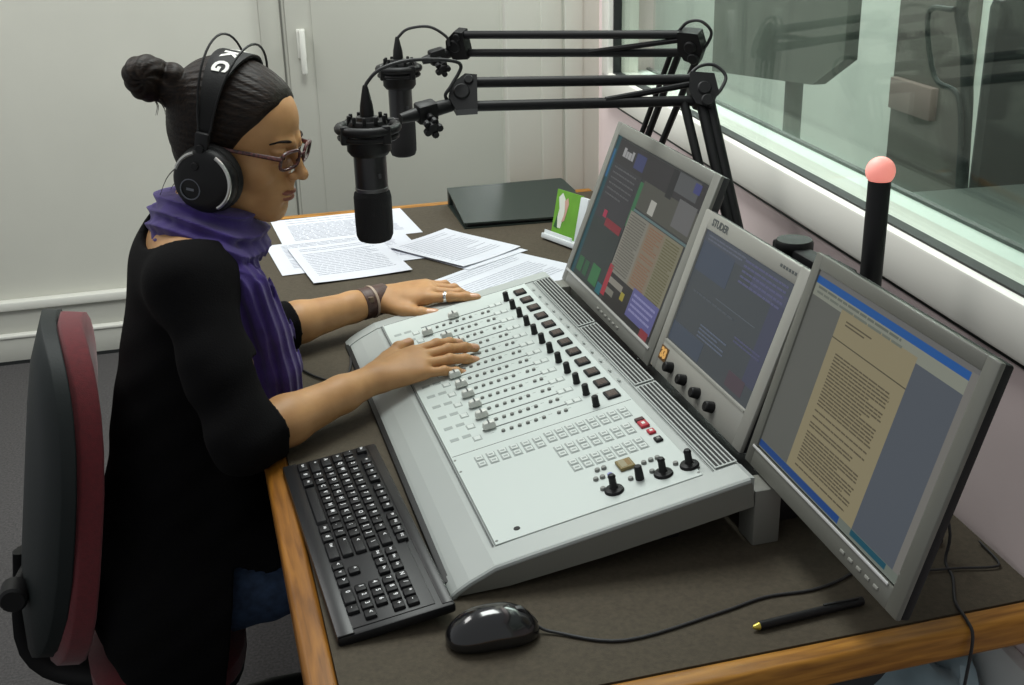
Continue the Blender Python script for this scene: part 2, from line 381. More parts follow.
obj('front_plinth', MB().span((.146,Y0+.03,DZ), (.20,Y1-.02,.756), .002), BLK, con)
obj('under_tray', MB().span((.24,Y0+.05,DZ), (.46,Y1-.05,.762), .003), BLK, con)
# ================================================================== monitors
def mon_frame(c, yaw, tilt):
    yw, tl = R(yaw), R(tilt)
    u = V((math.sin(yw), -math.cos(yw), 0)); n = V((-math.cos(yw), -math.sin(yw), 0)); z = V((0,0,1))
    return frame(c, u, z*math.cos(tl)-n*math.sin(tl), n*math.cos(tl)+z*math.sin(tl))
_em = {}
def E8(c, s=1.0):
    k = (c, s)
    if k not in _em: _em[k] = emat('screen_glow', s2l(*c), s)
    return _em[k]
def screen(parent, T, x0, x1, y0, y1, items, base, gain=1.0):
    """lit picture: items are (u0, v0, u1, v1, colour) with u to the right and v down"""
    mb = MB(); mb.T = T; cols = [base]; W, H = x1-x0, y1-y0
    mb.box(((x0+x1)/2, (y0+y1)/2, .0002), (W, H, .0012))
    for i, (u0, v0, u1, v1, c) in enumerate(items):
        if c not in cols: cols.append(c)
        mb.box((x0+W*(u0+u1)/2, y1-H*(v0+v1)/2, .0009+.000012*min(i, 60)), (W*abs(u1-u0), H*abs(v1-v0), .0004), mi=cols.index(c))
    return obj('screen', mb, [E8(c, gain) for c in cols], parent)
def lines(u0, u1, v0, v1, n, c, lh=.4, seed=1, short=.35, dash=True):
    """rows of word-like dashes"""
    r = random.Random(seed); out = []; dv = (v1-v0)/n
    for k in range(n):
        if r.random() < .06: continue
        e = u1-(u1-u0)*(r.random()*short if r.random() < .16 else r.random()*.04); u = u0
        while u < e:
            w = (u1-u0)*(.05+.10*r.random()) if dash else e-u0
            out.append((u, v0+dv*k, min(u+w, e), v0+dv*(k+lh), c)); u += w+(u1-u0)*.012
    return out
def shell(parent, T, W, H, bz, back, front_m, back_m, d0=.003, d1=.022, name='bezel'):
    """bezel ring around a recessed opening plus the back housing; bz = (left, right, bottom, top)"""
    mb = MB(); mb.T = T; l, r, b, t = bz
    for a, c in (((-W/2,-H/2,-d0), (-W/2+l,H/2,.004)), ((W/2-r,-H/2,-d0), (W/2,H/2,.004)), ((-W/2+l-.002,-H/2,-d0), (W/2-r+.002,-H/2+b,.004)), ((-W/2+l-.002,H/2-t,-d0), (W/2-r+.002,H/2,.004))):
        mb.span(a, c, .0025)
    f = obj(name, mb, front_m, parent)
    mb = MB(); mb.T = T; mb.box((0,0,-.0075), (W-.002,H-.002,.013), .003); mb.box((0,0,-.012-d1/2), (W-.06,H-.05,d1), .010, 3)
    obj('back_housing', mb, back_m, parent); return f
def stand(parent, c, foot, nm='stand'):
    c = V(c); f = V(foot)
    mb = MB(); mb.box((f.x,f.y,DZ+.007), (.13,.17,.014), .005); mb.tube([V((f.x,f.y,DZ+.01)), V((f.x,f.y,c.z-.06)), c], .016, 12, sub=5); obj(nm, mb, BLK, parent)
SCRN = mat('bezel_dark_grey', s2l(108,108,101), .42, metal=.15); SCRD = mat('bezel_grey', s2l(128,128,122), .4, metal=.2); SCRL = mat('bezel_silver', s2l(158,157,150), .38, metal=.2)
# document monitor, nearest the camera
Tr = mon_frame((.597,.0916,.9666), -2.5, 16.7); W, H = .376, .285
mon = thing('computer_monitor', 'silver monitor nearest the camera showing a cream text document', 'monitor', (.69,.09,DZ))
shell(mon, Tr, W, H, (.019,.023,.026,.018), None, SCRN, BLK)
mb = MB(); mb.T = Tr; mb.span((-W/2+.012,-H/2+.0235,.004), (W/2-.03,-H/2+.027,.0055), .0006); obj('highlight_strip', mb, mat('bright_silver', s2l(226,226,224), .25, metal=.3), mon)
for k in range(5): mb = MB(); mb.T = Tr; mb.box((.07+.018*k,-H/2+.012,.0046), (.009,.0035,.002), .0008); obj('control_button', mb, SILVER, mon)
G, CR, GB, DT = (106,108,102), (158,148,116), (92,99,108), (98,90,70)
it = [(0,0,1,.035,(118,118,116)), (0,.035,1,.072,(28,94,168)), (0,.072,1,.135,(150,154,140)), (0,.135,.22,.955,G), (.70,.135,1,.955,GB), (.22,.11,.70,.955,CR), (.22,.257,.70,.263,(92,86,66)),
      (0,.955,1,1,(120,128,118)), (0,.957,.62,.993,(30,74,140)), (.70,.957,.92,.985,(24,86,104)), (.955,.03,1,.955,(132,130,124))]
it += lines(.03,.6,.08,.095,1,(110,116,106),.8,3)+lines(.03,.7,.105,.12,1,(120,126,114),.8,4)
it += [(.27,.155,.44,.162,DT), (.27,.172,.40,.179,DT)]+lines(.275,.645,.32,.93,37,DT,.42,5)
screen(mon, Tr, -W/2+.017, W/2-.021, -H/2+.028, H/2-.016, it, G, 1.0)
stand(mon, Tr @ V((0,.02,-.03)), (.70,.215,0))
# console display with its own knobs
Tc = mon_frame((.607,.4526,.9529), -.9, 19.6); W, H = .325, .255
mon = thing('control_display', 'grey console display with a row of black knobs below its bluish screen', 'display', (.70,.45,DZ))
bb = .052
f = shell(mon, Tc, W, H, (.022,.026,bb,.026), None, SCRL, DARKG)
mb = MB(); mb.T = Tc; vs, fs = text_mesh('STUDER', .015, Matrix.Translation((-W/2+.062,H/2-.0125,.0042)), .0003, .0004); mb.add(vs, fs)
for k in range(6): mb.box((W/2-.07+.008*k,H/2-.013,.0042), (.005,.004,.0006))
obj('maker_lettering', mb, INK, mon)
mb = MB(); mb.T = Tc; mb.box((-W/2+.034,-H/2+.030,.0042), (.027,.022,.0012)); vs, fs = text_mesh('33', .020, Matrix.Translation((-W/2+.034,-H/2+.030,.0052)), .0003, .0012); mb.add(vs, fs, 1)
obj('digit_readout', mb, [mat('readout_brown', s2l(92,64,30), .4), emat('readout_orange', s2l(255,196,110), 1.1)], mon)
for k in range(4):
    mb = MB(); mb.T = Tc; mb.cyl((-W/2+.072+.050*k,-H/2+.0215,.003), (-W/2+.072+.050*k,-H/2+.0215,.017), .0085, .0075, 16); obj('knob', mb, BLK, mon)
B0 = (82,88,92)
it = [(0,0,1,.12,(88,94,104)), (.02,.10,.4,.35,(80,90,106)), (.62,.12,.98,.22,(90,94,114)), (.86,.2,.98,.85,(82,86,106)), (0,.82,.4,.98,(80,90,104)), (.72,.84,.9,.96,(92,80,88)), (.35,.45,.8,.456,(104,112,120))]
it += lines(.05,.5,.04,.1,2,(112,118,134),.4,8)+lines(.5,.95,.05,.26,5,(104,106,140),.35,9)+lines(.3,.62,.7,.82,4,(110,120,138),.35,10)+lines(.1,.6,.5,.53,1,(96,102,108),.4,12)+lines(.66,.95,.6,.66,2,(96,98,128),.4,11)
screen(mon, Tc, -W/2+.020, W/2-.024, -H/2+bb-.001, H/2-.024, it, B0, 1.0)
mb = MB(); mb.T = Tc; mb.span((-W/2+.022,-H/2+bb-.0035,.004), (W/2-.026,-H/2+bb-.001,.0052)); obj('highlight_strip', mb, SILVER, mon)
mb = MB(); mb.tube([Tc @ V((0,-.02,-.03)), V((.685,.46,.93)), V((.70,.47,.86)), V((.70,.47,DZ+.01))], .014, 10, sub=4); mb.box((.70,.47,DZ+.006), (.10,.16,.012), .004); obj('stand', mb, BLK, mon)
# playout monitor, far end
Tl = mon_frame((.625,.850,.973), -1.1, 20.9); W, H = .462, .314
mon = thing('computer_monitor', 'silver monitor at the far end showing a dark playlist screen with green and red marks', 'monitor', (.72,.85,DZ))
shell(mon, Tl, W, H, (.022,.026,.026,.022), None, SCRD, DARKG)
mb = MB(); mb.T = Tl; mb.span((-W/2+.01,-H/2+.022,.004), (W/2-.015,-H/2+.0265,.0056), .0006); obj('highlight_strip', mb, mat('bright_silver_trim', s2l(200,200,196), .25, metal=.3), mon)
for k in range(6): mb = MB(); mb.T = Tl; mb.box((-.02+.02*k,-H/2+.011,.0046), (.010,.0035,.002), .0008); obj('control_button', mb, SILVER, mon)
D0 = (64,66,66)
it = [(0,0,.045,1,(40,84,92)), (0,.1,.03,.3,(52,110,150)), (.045,.02,1,.18,(56,54,56)), (.27,.05,.38,.15,(66,72,116)), (.045,.18,.40,.56,(62,62,66)), (.045,.56,.40,1,(54,62,60)), (.40,.2,.435,.5,(60,122,80)), (.435,.18,1,.36,(88,88,80)),
      (.70,.02,.93,.14,(92,94,96)), (.88,.03,.94,.09,(70,74,132)), (.66,.02,.72,.2,(40,40,42)), (.80,.16,.97,.33,(112,112,112)), (.56,.26,.62,.35,(190,190,180)), (.43,.37,1,.385,(104,128,128)),
      (.41,.39,.62,.80,(142,140,128)), (.62,.39,.80,.80,(144,130,110)), (.80,.39,.97,.80,(138,134,110)), (.435,.80,1,1,(50,48,46)), (.40,.76,.445,.97,(176,52,66)), (.445,.83,.6,.87,(150,146,134)), (.445,.90,.53,.94,(132,130,118)), (.60,.86,.64,.91,(170,158,60)),
      (.70,.78,.97,.96,(104,104,158)), (.88,.95,.96,1,(150,58,66)), (.19,.53,.38,.585,(142,44,56)), (.14,.49,.18,.54,(180,52,84)),
      (.06,.86,.12,.96,(52,108,66)), (.14,.86,.19,.96,(48,98,64)), (.23,.84,.33,.97,(58,124,74)), (.34,.92,.40,.99,(40,110,120)), (.42,.40,.45,.75,(150,146,134))]
it += [(.12,.06,.15,.12,(176,176,176)), (.155,.075,.18,.12,(170,170,170)), (.185,.075,.215,.12,(176,176,176)), (.22,.06,.245,.12,(172,172,172))]
it += lines(.08,.36,.2,.46,7,(98,98,100),.25,20)+lines(.425,.60,.41,.79,22,(112,110,100),.4,21)+lines(.64,.78,.41,.79,22,(152,112,86),.35,22)+lines(.81,.95,.41,.79,22,(112,108,76),.4,23)+lines(.72,.95,.81,.94,4,(150,150,196),.4,24)
screen(mon, Tl, -W/2+.020, W/2-.024, -H/2+.026, H/2-.020, it, D0, 1.0)
stand(mon, Tl @ V((0,0,-.03)), (.74,.95,0))

# ================================================================== keyboard
kb = thing('keyboard', 'black full-size computer keyboard with white legends on the desk edge', 'keyboard', (.068,.372,DZ))
Tk = Matrix.Translation((.067,.370,.762)) @ Matrix.Rotation(R(2.5), 4, 'Z') @ frame((0,0,0), (0,-1,0), (1,0,0), (0,0,1)) @ Matrix.Rotation(R(7), 4, 'X')   # x to the right of the typist, y away from her
KW, KD = .440, .138
mb = MB(); mb.T = Tk; mb.box((0,0,0), (KW,KD,.013), .004); mb.box((0,-.006,.0062), (KW-.02,KD-.03,.003), .001)
obj('case', mb, mat('keyboard_black', (.008,.008,.009), .4, spec=.25, bump=.02, bscale=800), kb)
mb = MB(); mb.T = Tk; mb.box((0,-KD/2+.011,.0068), (KW-.004,.020,.003), .0015); mb.box((0,KD/2-.008,.0066), (KW-.01,.012,.002), .001); obj('rim', mb, mat('keyboard_rim', (.014,.014,.015), .35, spec=.3), kb)
for sx in (-1,1):
    mb = MB(); mb.T = Tk; mb.box((sx*(KW/2-.04),KD/2-.022,-.012), (.018,.006,.018), .002); obj('flip_foot', mb, BLK, kb)
U = .0184; KX0 = -KW/2+.011; KY0 = KD/2-.024; RP = .0167
KEYM = mat('key_black', (.009,.009,.010), .5, spec=.2); LEG = mat('key_legend', s2l(236,236,238), .5)
rows = [(0, [('Esc',1),(None,1)]+[('F%d' % k,1) for k in (1,2,3,4)]+[(None,.5)]+[('F%d' % k,1) for k in (5,6,7,8)]+[(None,.5)]+[('F%d' % k,1) for k in (9,10,11,12)]),
        (1.18, [(c,1) for c in '`1234567890-=']+[('<',2)]+[(None,.25)]+[('Ins',1),('Hm',1),('Up',1),(None,.25),('N',1),('/',1),('*',1),('-',1)]),
        (2.18, [('>',1.5)]+[(c,1) for c in 'QWERTYUIOP[]']+[('\\',1.5),(None,.25),('Del',1),('End',1),('Dn',1),(None,.25),('7',1),('8',1),('9',1),('+',1)]),
        (3.18, [('A',1.75)]+[(c,1) for c in 'ASDFGHJKL;\'']+[('<',2.25),(None,3.5),('4',1),('5',1),('6',1)]),
        (4.18, [('^',2.25)]+[(c,1) for c in 'ZXCVBNM,./']+[('^',2.75),(None,1.25),('^',1),(None,1.25),('1',1),('2',1),('3',1),('<',1)]),
        (5.18, [('Ctrl',1.5),('#',1.25),('Alt',1.25),(' ',6),('Alt',1.25),('#',1.25),('Ctrl',2.5),(None,.25),('<',1),('v',1),('>',1),(None,.25),('0',2),('.',1)])]
nk = 0
for ry, keys in rows:
    x = 0
    for s, w in keys:
        if s is not None and nk < 100:
            k = MB(); c = (KX0+(x+w/2)*U, KY0-ry*RP, .0085); k.T = Tk
            k.box(c, (w*U-.0022,RP-.002,.0075), .0016, 2, taper=.88)
            if s.strip():
                sz = .0078 if len(s) == 1 else .0048
                vs, fs = text_mesh(s, sz, Matrix.Translation((c[0]-(.0014 if w == 1 else w*U/2-.012), c[1]+.001, c[2]+.0039)), .0001, .00012); k.add(vs, fs, 1)
            obj('key', k, [KEYM, LEG], kb); nk += 1
        x += w
# ================================================================== mouse
ms = thing('computer_mouse', 'glossy black corded mouse on the felt in front of the console', 'mouse', (.176,.112,DZ))
Tm = Matrix.Translation((.176,.112,DZ)) @ Matrix.Rotation(R(-2), 4, 'Z')
def mouse_shell(k=1, z0=0.0):
    b = bmesh.new(); bmesh.ops.create_uvsphere(b, u_segments=32, v_segments=20, radius=1)
    for v in b.verts:
        x, y, z = v.co; wdt = 1-.12*(1-abs(x))*.8+.05*x*x
        zz = max(z, -.1); hump = 1-.18*(x-.1)**2-.10*(x > .3)*(x-.3)
        sx = math.copysign(abs(x)**.82, x); sy = math.copysign(abs(y)**.85, y)
        v.co = V((sx*.053, sy*.0315*wdt, .004+(zz+.1)*.033*hump))
    return b
mb = MB(); mb.T = Tm; mb.bm(mouse_shell(), 0, True); mb.box((0,0,.0035), (.074,.044,.006), .0028)
obj('body', mb, mat('gloss_black', (.008,.008,.009), .16, coat=.4), ms, False)
mb = MB(); mb.T = Tm; mb.tube([(.052,.0,.012),(.045,.0,.0222),(.030,.0,.0305),(.012,.0,.0352)], .0009, 6, sub=3); obj('button_split', mb, DARKG, ms)
mb = MB(); mb.T = Tm; mb.cyl((.030,-.0035,.0275), (.030,.0035,.0275), .0085, n=20); obj('scroll_wheel', mb, DARKG, ms)
mb = MB(); mb.tube([Tm @ V((.050,.0,.008)), V((.245,.098,.753)), V((.315,.062,.752)), V((.436,.079,.752)), V((.50,.092,.752)), V((.57,.09,.752)), V((.64,.12,.752)), V((.70,.2,.752))], .0019, 8, sub=6); obj('cable', mb, RUB, ms)
# ================================================================== paper, pen, folder, card
def sheet(label, c, size, rot, z, seed, group=None, curl=.0, blank=False):
    t = tag(None or bpy.data.objects.new('paper_sheet', None), label, 'paper', group); COL.objects.link(t); t.location = (c[0], c[1], z)
    T = Matrix.Translation((c[0],c[1],z)) @ Matrix.Rotation(R(rot), 4, 'Z'); mb = MB(); n = 10; w, h = size; vs = []; fs = []
    f = lambda u, v: curl*((u-.5)**2*4*.5+max(0, v-.7)**2*4)
    for i in range(n+1):
        for j in range(n+1): vs.append(V(((i/n-.5)*w, (j/n-.5)*h, f(i/n, j/n))))
    for i in range(n):
        for j in range(n): a = i*(n+1)+j; fs.append((a, a+n+1, a+n+2, a+1))
    k = len(vs); vs2 = vs+[p-V((0,0,.0006)) for p in vs]; fs2 = fs+[tuple(x+k for x in q[::-1]) for q in fs]
    rim = [i*(n+1) for i in range(n+1)]+[n*(n+1)+j for j in range(1, n+1)]+[i*(n+1)+n for i in range(n-1, -1, -1)]+[j for j in range(n-1, 0, -1)]
    fs2 += [(rim[i], rim[(i+1) % len(rim)], rim[(i+1) % len(rim)]+k, rim[i]+k) for i in range(len(rim))]
    mb.T = T; mb.add(vs2, fs2, 0, True); obj('page', mb, PAPER, t)
    if not blank:
        mb = MB(); mb.T = T
        for (u0, v0, u1, v1, _) in lines(.1, .9, .08, .86, 17, 0, .24, seed, .5):
            a = f((u0+u1)/2, 1-v0)+.0004; mb.box(((u0+u1)/2*w-w/2, h/2-v0*h, a), ((u1-u0)*w, (v1-v0)*h, .0002))
        obj('printed_text', mb, PAPINK, t)
    return t
sheet('white page farthest from her along the oak back edge', (.262,1.873), (.335,.245), 2.5, DZ+.001, 1)
sheet('white page half covered, its corner nearest her scarf', (.232,1.655), (.33,.245), 4, DZ+.0022, 2)
sheet('printed white page on top of the pile directly beneath the nearer microphone', (.228,1.585), (.218,.275), 6, DZ+.0036, 3, curl=.004)
sheet('white page under the tilted pages, reaching to the console', (.530,1.352), (.31,.215), 34, DZ+.001, 4)
sheet('tilted white page lying lower of two beside the nearer microphone', (.486,1.578), (.19,.245), 31, DZ+.0024, 5, blank=True)
sheet('tilted printed page lying on another between microphone and dark folder', (.474,1.590), (.19,.240), 33, DZ+.0044, 6, curl=.006)
bd = thing('folder', 'dark green document folder lying on the far right of the desk', 'folder', (.70,1.87,DZ))
FOLD = mat('folder_green_black', s2l(38,48,44), .42, bump=.1, bscale=300)
def fp(x, y): return V((x, y, 0))
o1 = [(.536,1.748),(.772,1.733),(.848,1.80),(.868,1.89),(.862,1.972),(.548,1.985)]
mb = MB(); k = len(o1); zt = lambda y: DZ+.010+.034*max(0, (y-1.735)/.25)
def fold_slab(lo, hi, gr=0):
    b = MB(); vs = [V((x,y,lo(y))) for x, y in o1]+[V((x,y,hi(y))) for x, y in o1]
    b.add(vs, [tuple(range(k))[::-1], tuple(range(k, 2*k))]+[(i, (i+1) % k, k+(i+1) % k, k+i) for i in range(k)]); return b
obj('cover', fold_slab(lambda y: zt(y), lambda y: zt(y)+.004), FOLD, bd); obj('cover', fold_slab(lambda y: DZ+.0005, lambda y: DZ+.004), FOLD, bd)
mb = MB(); mb.span((.549,1.972,DZ), (.863,1.992,DZ+.047), .004); obj('spine', mb, FOLD, bd)
mb = MB(); b_ = fold_slab(lambda y: DZ+.004, lambda y: zt(y)); c_ = V((.70,1.86,0)); mb.add([V((c_.x+(p[0]-c_.x)*.93, c_.y+(p[1]-c_.y)*.88, p[2])) for p in b_.v], b_.f); obj('contents', mb, DARKG, bd)
# card in a stand-up holder
cd = thing('picture_card', 'small green picture card standing in a white holder beside the far monitor', 'card', (.73,1.55,DZ))
Th = frame((.727,1.553,DZ), (.33,-.944,0), (.2,.07,.977), (-.92,-.32,.21))
mb = MB(); mb.T = Th; mb.span((-.062,-.0,-.03), (.066,.012,.022), .002); mb.span((-.058,.0,-.012), (.066,.115,-.006), .002); mb.span((.038,.006,-.006), (.066,.116,.004), .002); mb.span((-.062,.0,.010), (.04,.02,.014), .001)
obj('holder', mb, mat('holder_white', s2l(205,210,212), .35), cd)
mb = MB(); mb.T = Th; mb.span((-.056,.012,-.005), (.040,.118,-.002)); 
mb.prism([(-.045,.03),(-.038,.075),(-.046,.10),(-.034,.112),(-.022,.10),(-.018,.07),(-.025,.03)], lambda a, b, d: V((a,b,d)), -.002, -.0014, 1)
mb.prism([(-.024,.045),(-.014,.05),(-.006,.09),(-.012,.104),(-.022,.095),(-.016,.07)], lambda a, b, d: V((a,b,d)), -.002, -.0012, 2)
mb.prism([(-.05,.03),(-.036,.028),(-.042,.06)], lambda a, b, d: V((a,b,d)), -.002, -.0010, 3)
obj('card', mb, [mat('card_green', s2l(98,152,44), .5, var=.12, vscale=30), mat('card_white', s2l(208,212,200), .5), mat('card_skin', s2l(190,150,134), .5), mat('card_dark_green', s2l(44,84,48), .5)], cd)
pn = thing('pen', 'thin black pen with a brass tip lying on the desk under the near monitor', 'pen', (.53,.04,DZ))
pa, pb_ = V((.456,.037,DZ+.0055)), V((.60,.047,DZ+.0055)); pd = (pb_-pa).normalized()
mb = MB(); mb.cyl(pa+pd*.008, pb_, .0052, n=16); mb.box(pb_-pd*.03+V((0,0,.0058)), (.045,.003,.002), .0008); obj('barrel', mb, BLK, pn)
obj('tip', MB().lathe([(.0,0),(.0022,.001),(.0046,.008),(.0046,.010)], pa, pd, 14), mat('brass', s2l(200,180,80), .3, metal=.7), pn)
ca = tag(obj('monitor_cable', MB().tube([(.72,.13,.90),(.745,.10,.80),(.742,.095,.7535),(.728,.06,.7535),(.70,.015,.754),(.690,-.02,.7545),(.686,-.0385,.746),(.684,-.040,.70),(.680,-.035,.60),(.68,0,.4),(.66,.05,.1),(.62,.1,.006)], .0019, 8, sub=5), RUB), 'black cable hanging over the oak edge below the near monitor', 'cable')
tag(obj('thin_cable', MB().tube([(.66,.10,.7535),(.70,.085,.7535),(.75,.075,.7535),(.785,.066,.7535),(.80,.072,.754),(.808,.12,.754)], .0015, 8, sub=5), RUB), 'thin black cable crossing the felt to the window wall', 'cable')
tag(obj('headphone_cable', MB().tube([(.028,.93,.7535),(.045,.985,.7535),(.075,.93,.7535),(.10,.90,.7535),(.125,.905,.7535),(.14,.95,.7535),(.148,1.0,.7535)], .0021, 8, sub=6), RUB), 'black looped cable on the felt beneath her forearms', 'cable')
# things under the near end of the desk
pc = thing('computer_case', 'black computer case standing under the near end of the desk', 'computer', (.66,.32,0))
obj('case', MB().span((.46,.16,.012), (.66,.56,.46), .006), mat('case_black', (.014,.015,.016), .5), pc)
m = MB()
for k in range(9): m.span((.49,.1585,.10+.02*k), (.63,.1605,.106+.02*k))
obj('front_grille', m, DARKG, pc)
for x in (.48,.64):
    for y in (.19,.53): obj('foot', MB().cyl((x,y,0), (x,y,.014), .014), RUB, pc)
sb = thing('under_desk_shelf', 'dark shelf bracketed beneath the desk beside the window wall', 'shelf', (.74,.2,.5))
obj('shelf_board', MB().span((.672,.02,.488), (.80,.40,.50), .002), DARKG, sb)
for y in (.26,.37): obj('bracket', MB().span((.785,y-.012,.50), (.80,y+.012,.712), .002), DARKG, sb); 
def crumple(c, s, seed):
    b = bmesh.new(); bmesh.ops.create_icosphere(b, subdivisions=4, radius=1); r = random.Random(seed)
    dirs = [(V((r.gauss(0,1), r.gauss(0,1), r.gauss(0,1))).normalized(), r.uniform(2.5,7), r.uniform(0,6)) for _ in range(9)]
    for v in b.verts:
        k = 1+sum(.10*abs(math.sin(f*v.co.dot(d)+p)) for d, f, p in dirs)-.50
        v.co = V((v.co.x*s[0]*k, v.co.y*s[1]*k, max(v.co.z*k, -.6)*s[2]))+V(c)
    return b
pm, t_, b_ = nt('clear_plastic'); b_.inputs['Base Color'].default_value = (*s2l(168,190,198), 1); b_.inputs['Roughness'].default_value = .22; b_.inputs['Coat Weight'].default_value = .8; b_.inputs['Alpha'].default_value = .8
tag(obj('plastic_bag', MB().bm(crumple((.735,.125,.552), (.060,.098,.080), 4), 0, True), pm), 'crumpled bluish plastic bag on the shelf under the desk', 'plastic bag')

# ================================================================== signal light
sl = thing('signal_light', 'black upright signal tube with a glowing pink dome by the window', 'signal light', (.72,.276,DZ))
mb = MB(); mb.lathe([(.03,0),(.03,.008),(.016,.012),(.0138,.02),(.0138,.438),(.0128,.441)], (.72,.276,DZ), n=28); obj('tube', mb, BLK, sl)
dm, t_, b_ = nt('glowing_pink_dome'); n_ = t_.nodes
b_.inputs['Base Color'].default_value = (*s2l(250,190,180), 1); b_.inputs['Emission Color'].default_value = (*s2l(252,128,112), 1); b_.inputs['Emission Strength'].default_value = .55; b_.inputs['Roughness'].default_value = .5
mb = MB(); mb.lathe([(.0125,0)]+[(.0178*math.cos(a), .010+.0178*math.sin(a)) for a in [R(x) for x in range(-40, 91, 10)]], (.72,.276,DZ+.438), n=28); obj('dome', mb, dm, sl)
# round-capped post behind the console display
po = thing('clamp_post', 'black post with a round cap and side bracket behind the console display', 'post', (.735,.52,DZ))
mb = MB(); mb.lathe([(.035,0),(.035,.008),(.011,.012),(.011,.27)], (.735,.52,DZ), n=20); obj('post', mb, BLKM, po)
mb = MB(); mb.lathe([(.018,.0),(.026,.003),(.0275,.006),(.0275,.019),(.025,.023),(.0,.024)], (.735,.5,1.026), n=26); obj('cap', mb, BLK, po)
mb = MB(); mb.lathe([(.02,0),(.022,.003),(.022,.02),(.018,.023)], (.735,.5,1.004), n=20); mb.box((.735,.445,1.028), (.03,.19,.026), .005); mb.box((.735,.375,1.022), (.028,.05,.05), .005); obj('bracket', mb, BLKM, po)

# ================================================================== microphone booms
def boom(label, group, base, elbow, hand, mic, sc=1.0, ring=.047, gap=.012, rods=1, thick=1.0):
    """two-part spring arm: twin tubes with a diagonal spring rod; base clamp on the desk"""
    base, elbow, hand, mic = V(base), V(elbow), V(hand), V(mic)
    t = thing('boom_arm', label, 'boom arm', base, group)
    mb = MB(); mb.lathe([(.034,0),(.034,.012),(.018,.018),(.015,.05),(.015,.10),(.012,.105)], base, n=22); obj('base', mb, BLK, t)
    foot = base+V((0,0,.10)); d = (elbow-foot).normalized(); a = (hand-elbow); a.normalize(); s = (d.cross(a)).normalized()
    # lower arm, tubes side by side and one behind
    for nm, off0, off1 in (('lower_tube', -gap*.8, -gap), ('lower_tube', gap*.8, gap)):
        q = s.cross(d).normalized()
        obj(nm, MB().tube([foot+q*off0, elbow+q*off1], .0085*sc*thick, 10), BLKM, t)
    obj('lower_spring', MB().tube([foot+a*.030+d*.03, elbow+a*.036-d*.02], .0066*sc*thick, 10), BLKM, t)
    up = a.cross(s).normalized(); up = up if up.z > 0 else -up
    g = .021*sc
    obj('upper_tube', MB().tube([elbow+up*g, hand+up*g], .0088*sc, 10), BLKM, t); obj('upper_tube', MB().tube([elbow-up*g*.8, hand-up*g], .0088*sc, 10), BLKM, t)
    L = (hand-elbow).length
    obj('diagonal_rod', MB().tube([elbow+up*g*.7+s*.004, elbow+a*L*.42-up*g*.72+s*.004], .0055*sc, 8), BLKM, t)
    mb = MB(); T = frame(elbow, a, up, s)
    mb.T = T; mb.prism([(-.018,.026),(.022,.030),(.026,-.004),(.016,-.026),(-.010,-.036),(-.024,-.006)], lambda x, y, z: V((x,y,z)), -.014*sc, .014*sc); mb.cyl((0,0,-.017), (0,0,.017), .012, n=18); mb.cyl((-.004,-.022,-.018), (-.004,-.022,.018), .011, n=16)
    obj('elbow_joint', mb, BLK, t)
    mb = MB(); pts = [elbow+a*.025+up*.026, elbow+up*.044+a*.004, elbow+up*.046-a*.022, elbow-a*.040+up*.026, elbow-a*.030+up*.002, elbow-a*.016-up*.012]
    mb.tube(pts, .0030, 8, sub=6); obj('cable_loop', mb, RUB, t)
    mb = MB(); mb.T = frame(hand, a, up, s)
    mb.prism([(-.014,g+.009),(.006,g+.011),(.030,g*.6),(.034,-g*.4),(.022,-g-.011),(-.014,-g-.009)], lambda x, y, z: V((x,y,z)), -.013*sc, .013*sc); mb.cyl((.012,0,-.016), (.012,0,.016), .014, n=18); mb.cyl((0,g,-.016), (0,g,.016), .008, n=14)
    obj('end_joint', mb, BLK, t)
    # swivel and star knob down to the shock mount
    h0 = hand+a*.030-up*.018; h1 = mic+(h0-mic).normalized()*(ring+.012); mid = h0.lerp(h1, .5)
    mb = MB(); mb.tube([h0, mid, h1], [.011*sc, .013*sc, .008*sc], 12); dd = (h1-h0).normalized(); mb.box(mid, (.034*sc,.026*sc,.036*sc), .005, rot=V((0,0,1)).rotation_difference(dd).to_matrix().to_4x4()); obj('swivel', mb, BLK, t)
    sd = V((.15,-1,-.35)).normalized(); mb = MB(); mb.cyl(mid, mid+sd*.026, .006, n=10); c = mid+sd*.03-V((0,0,.012))
    for k in range(5):
        q = V((math.cos(2*math.pi*k/5), 0, math.sin(2*math.pi*k/5)))*.011; mb.cyl(c+q-sd*.005, c+q+sd*.006, .006, n=8)
    mb.cyl(c-sd*.006, c+sd*.007, .010, n=12); obj('star_knob', mb, BLK, t)
    # shock mount
    m_ = thing('shock_mount', '', '', (0,0,0)); bpy.data.objects.remove(m_)
    mb = MB(); z = V((0,0,1)); R1 = ring
    mb.torus(mic, z, R1, .0078*sc, 36, 10); mb.torus(mic-z*.014*sc, z, R1*.98, .0045*sc, 36, 8)
    for k in range(4):
        a_ = 2*math.pi*k/4+.5; p = mic+V((math.cos(a_)*R1, math.sin(a_)*R1, 0)); mb.box(p-z*.006, (.014*sc,.014*sc,.030*sc), .003)
    smo = obj('shock_mount', mb, BLK, t)
    mb = MB()
    for k in range(8):
        a_ = 2*math.pi*k/8+.2; b2 = a_+.5; mb.tube([mic+V((math.cos(a_)*R1, math.sin(a_)*R1, .004)), mic+V((math.cos(b2)*R1*.6, math.sin(b2)*R1*.6, -.006))], .0018, 6)
    obj('elastic_cord', mb, RUB, smo)
    mb = MB(); mb.lathe([(.030*sc,.012),(.032*sc,.008),(.032*sc,-.012),(.036*sc,-.016),(.036*sc,-.036*sc),(.030*sc,-.044*sc)], mic, n=26)
    for k in range(10): a_ = 2*math.pi*k/10; mb.box(mic+V((math.cos(a_)*.030*sc, math.sin(a_)*.030*sc, .014)), (.006,.006,.014), .0015)
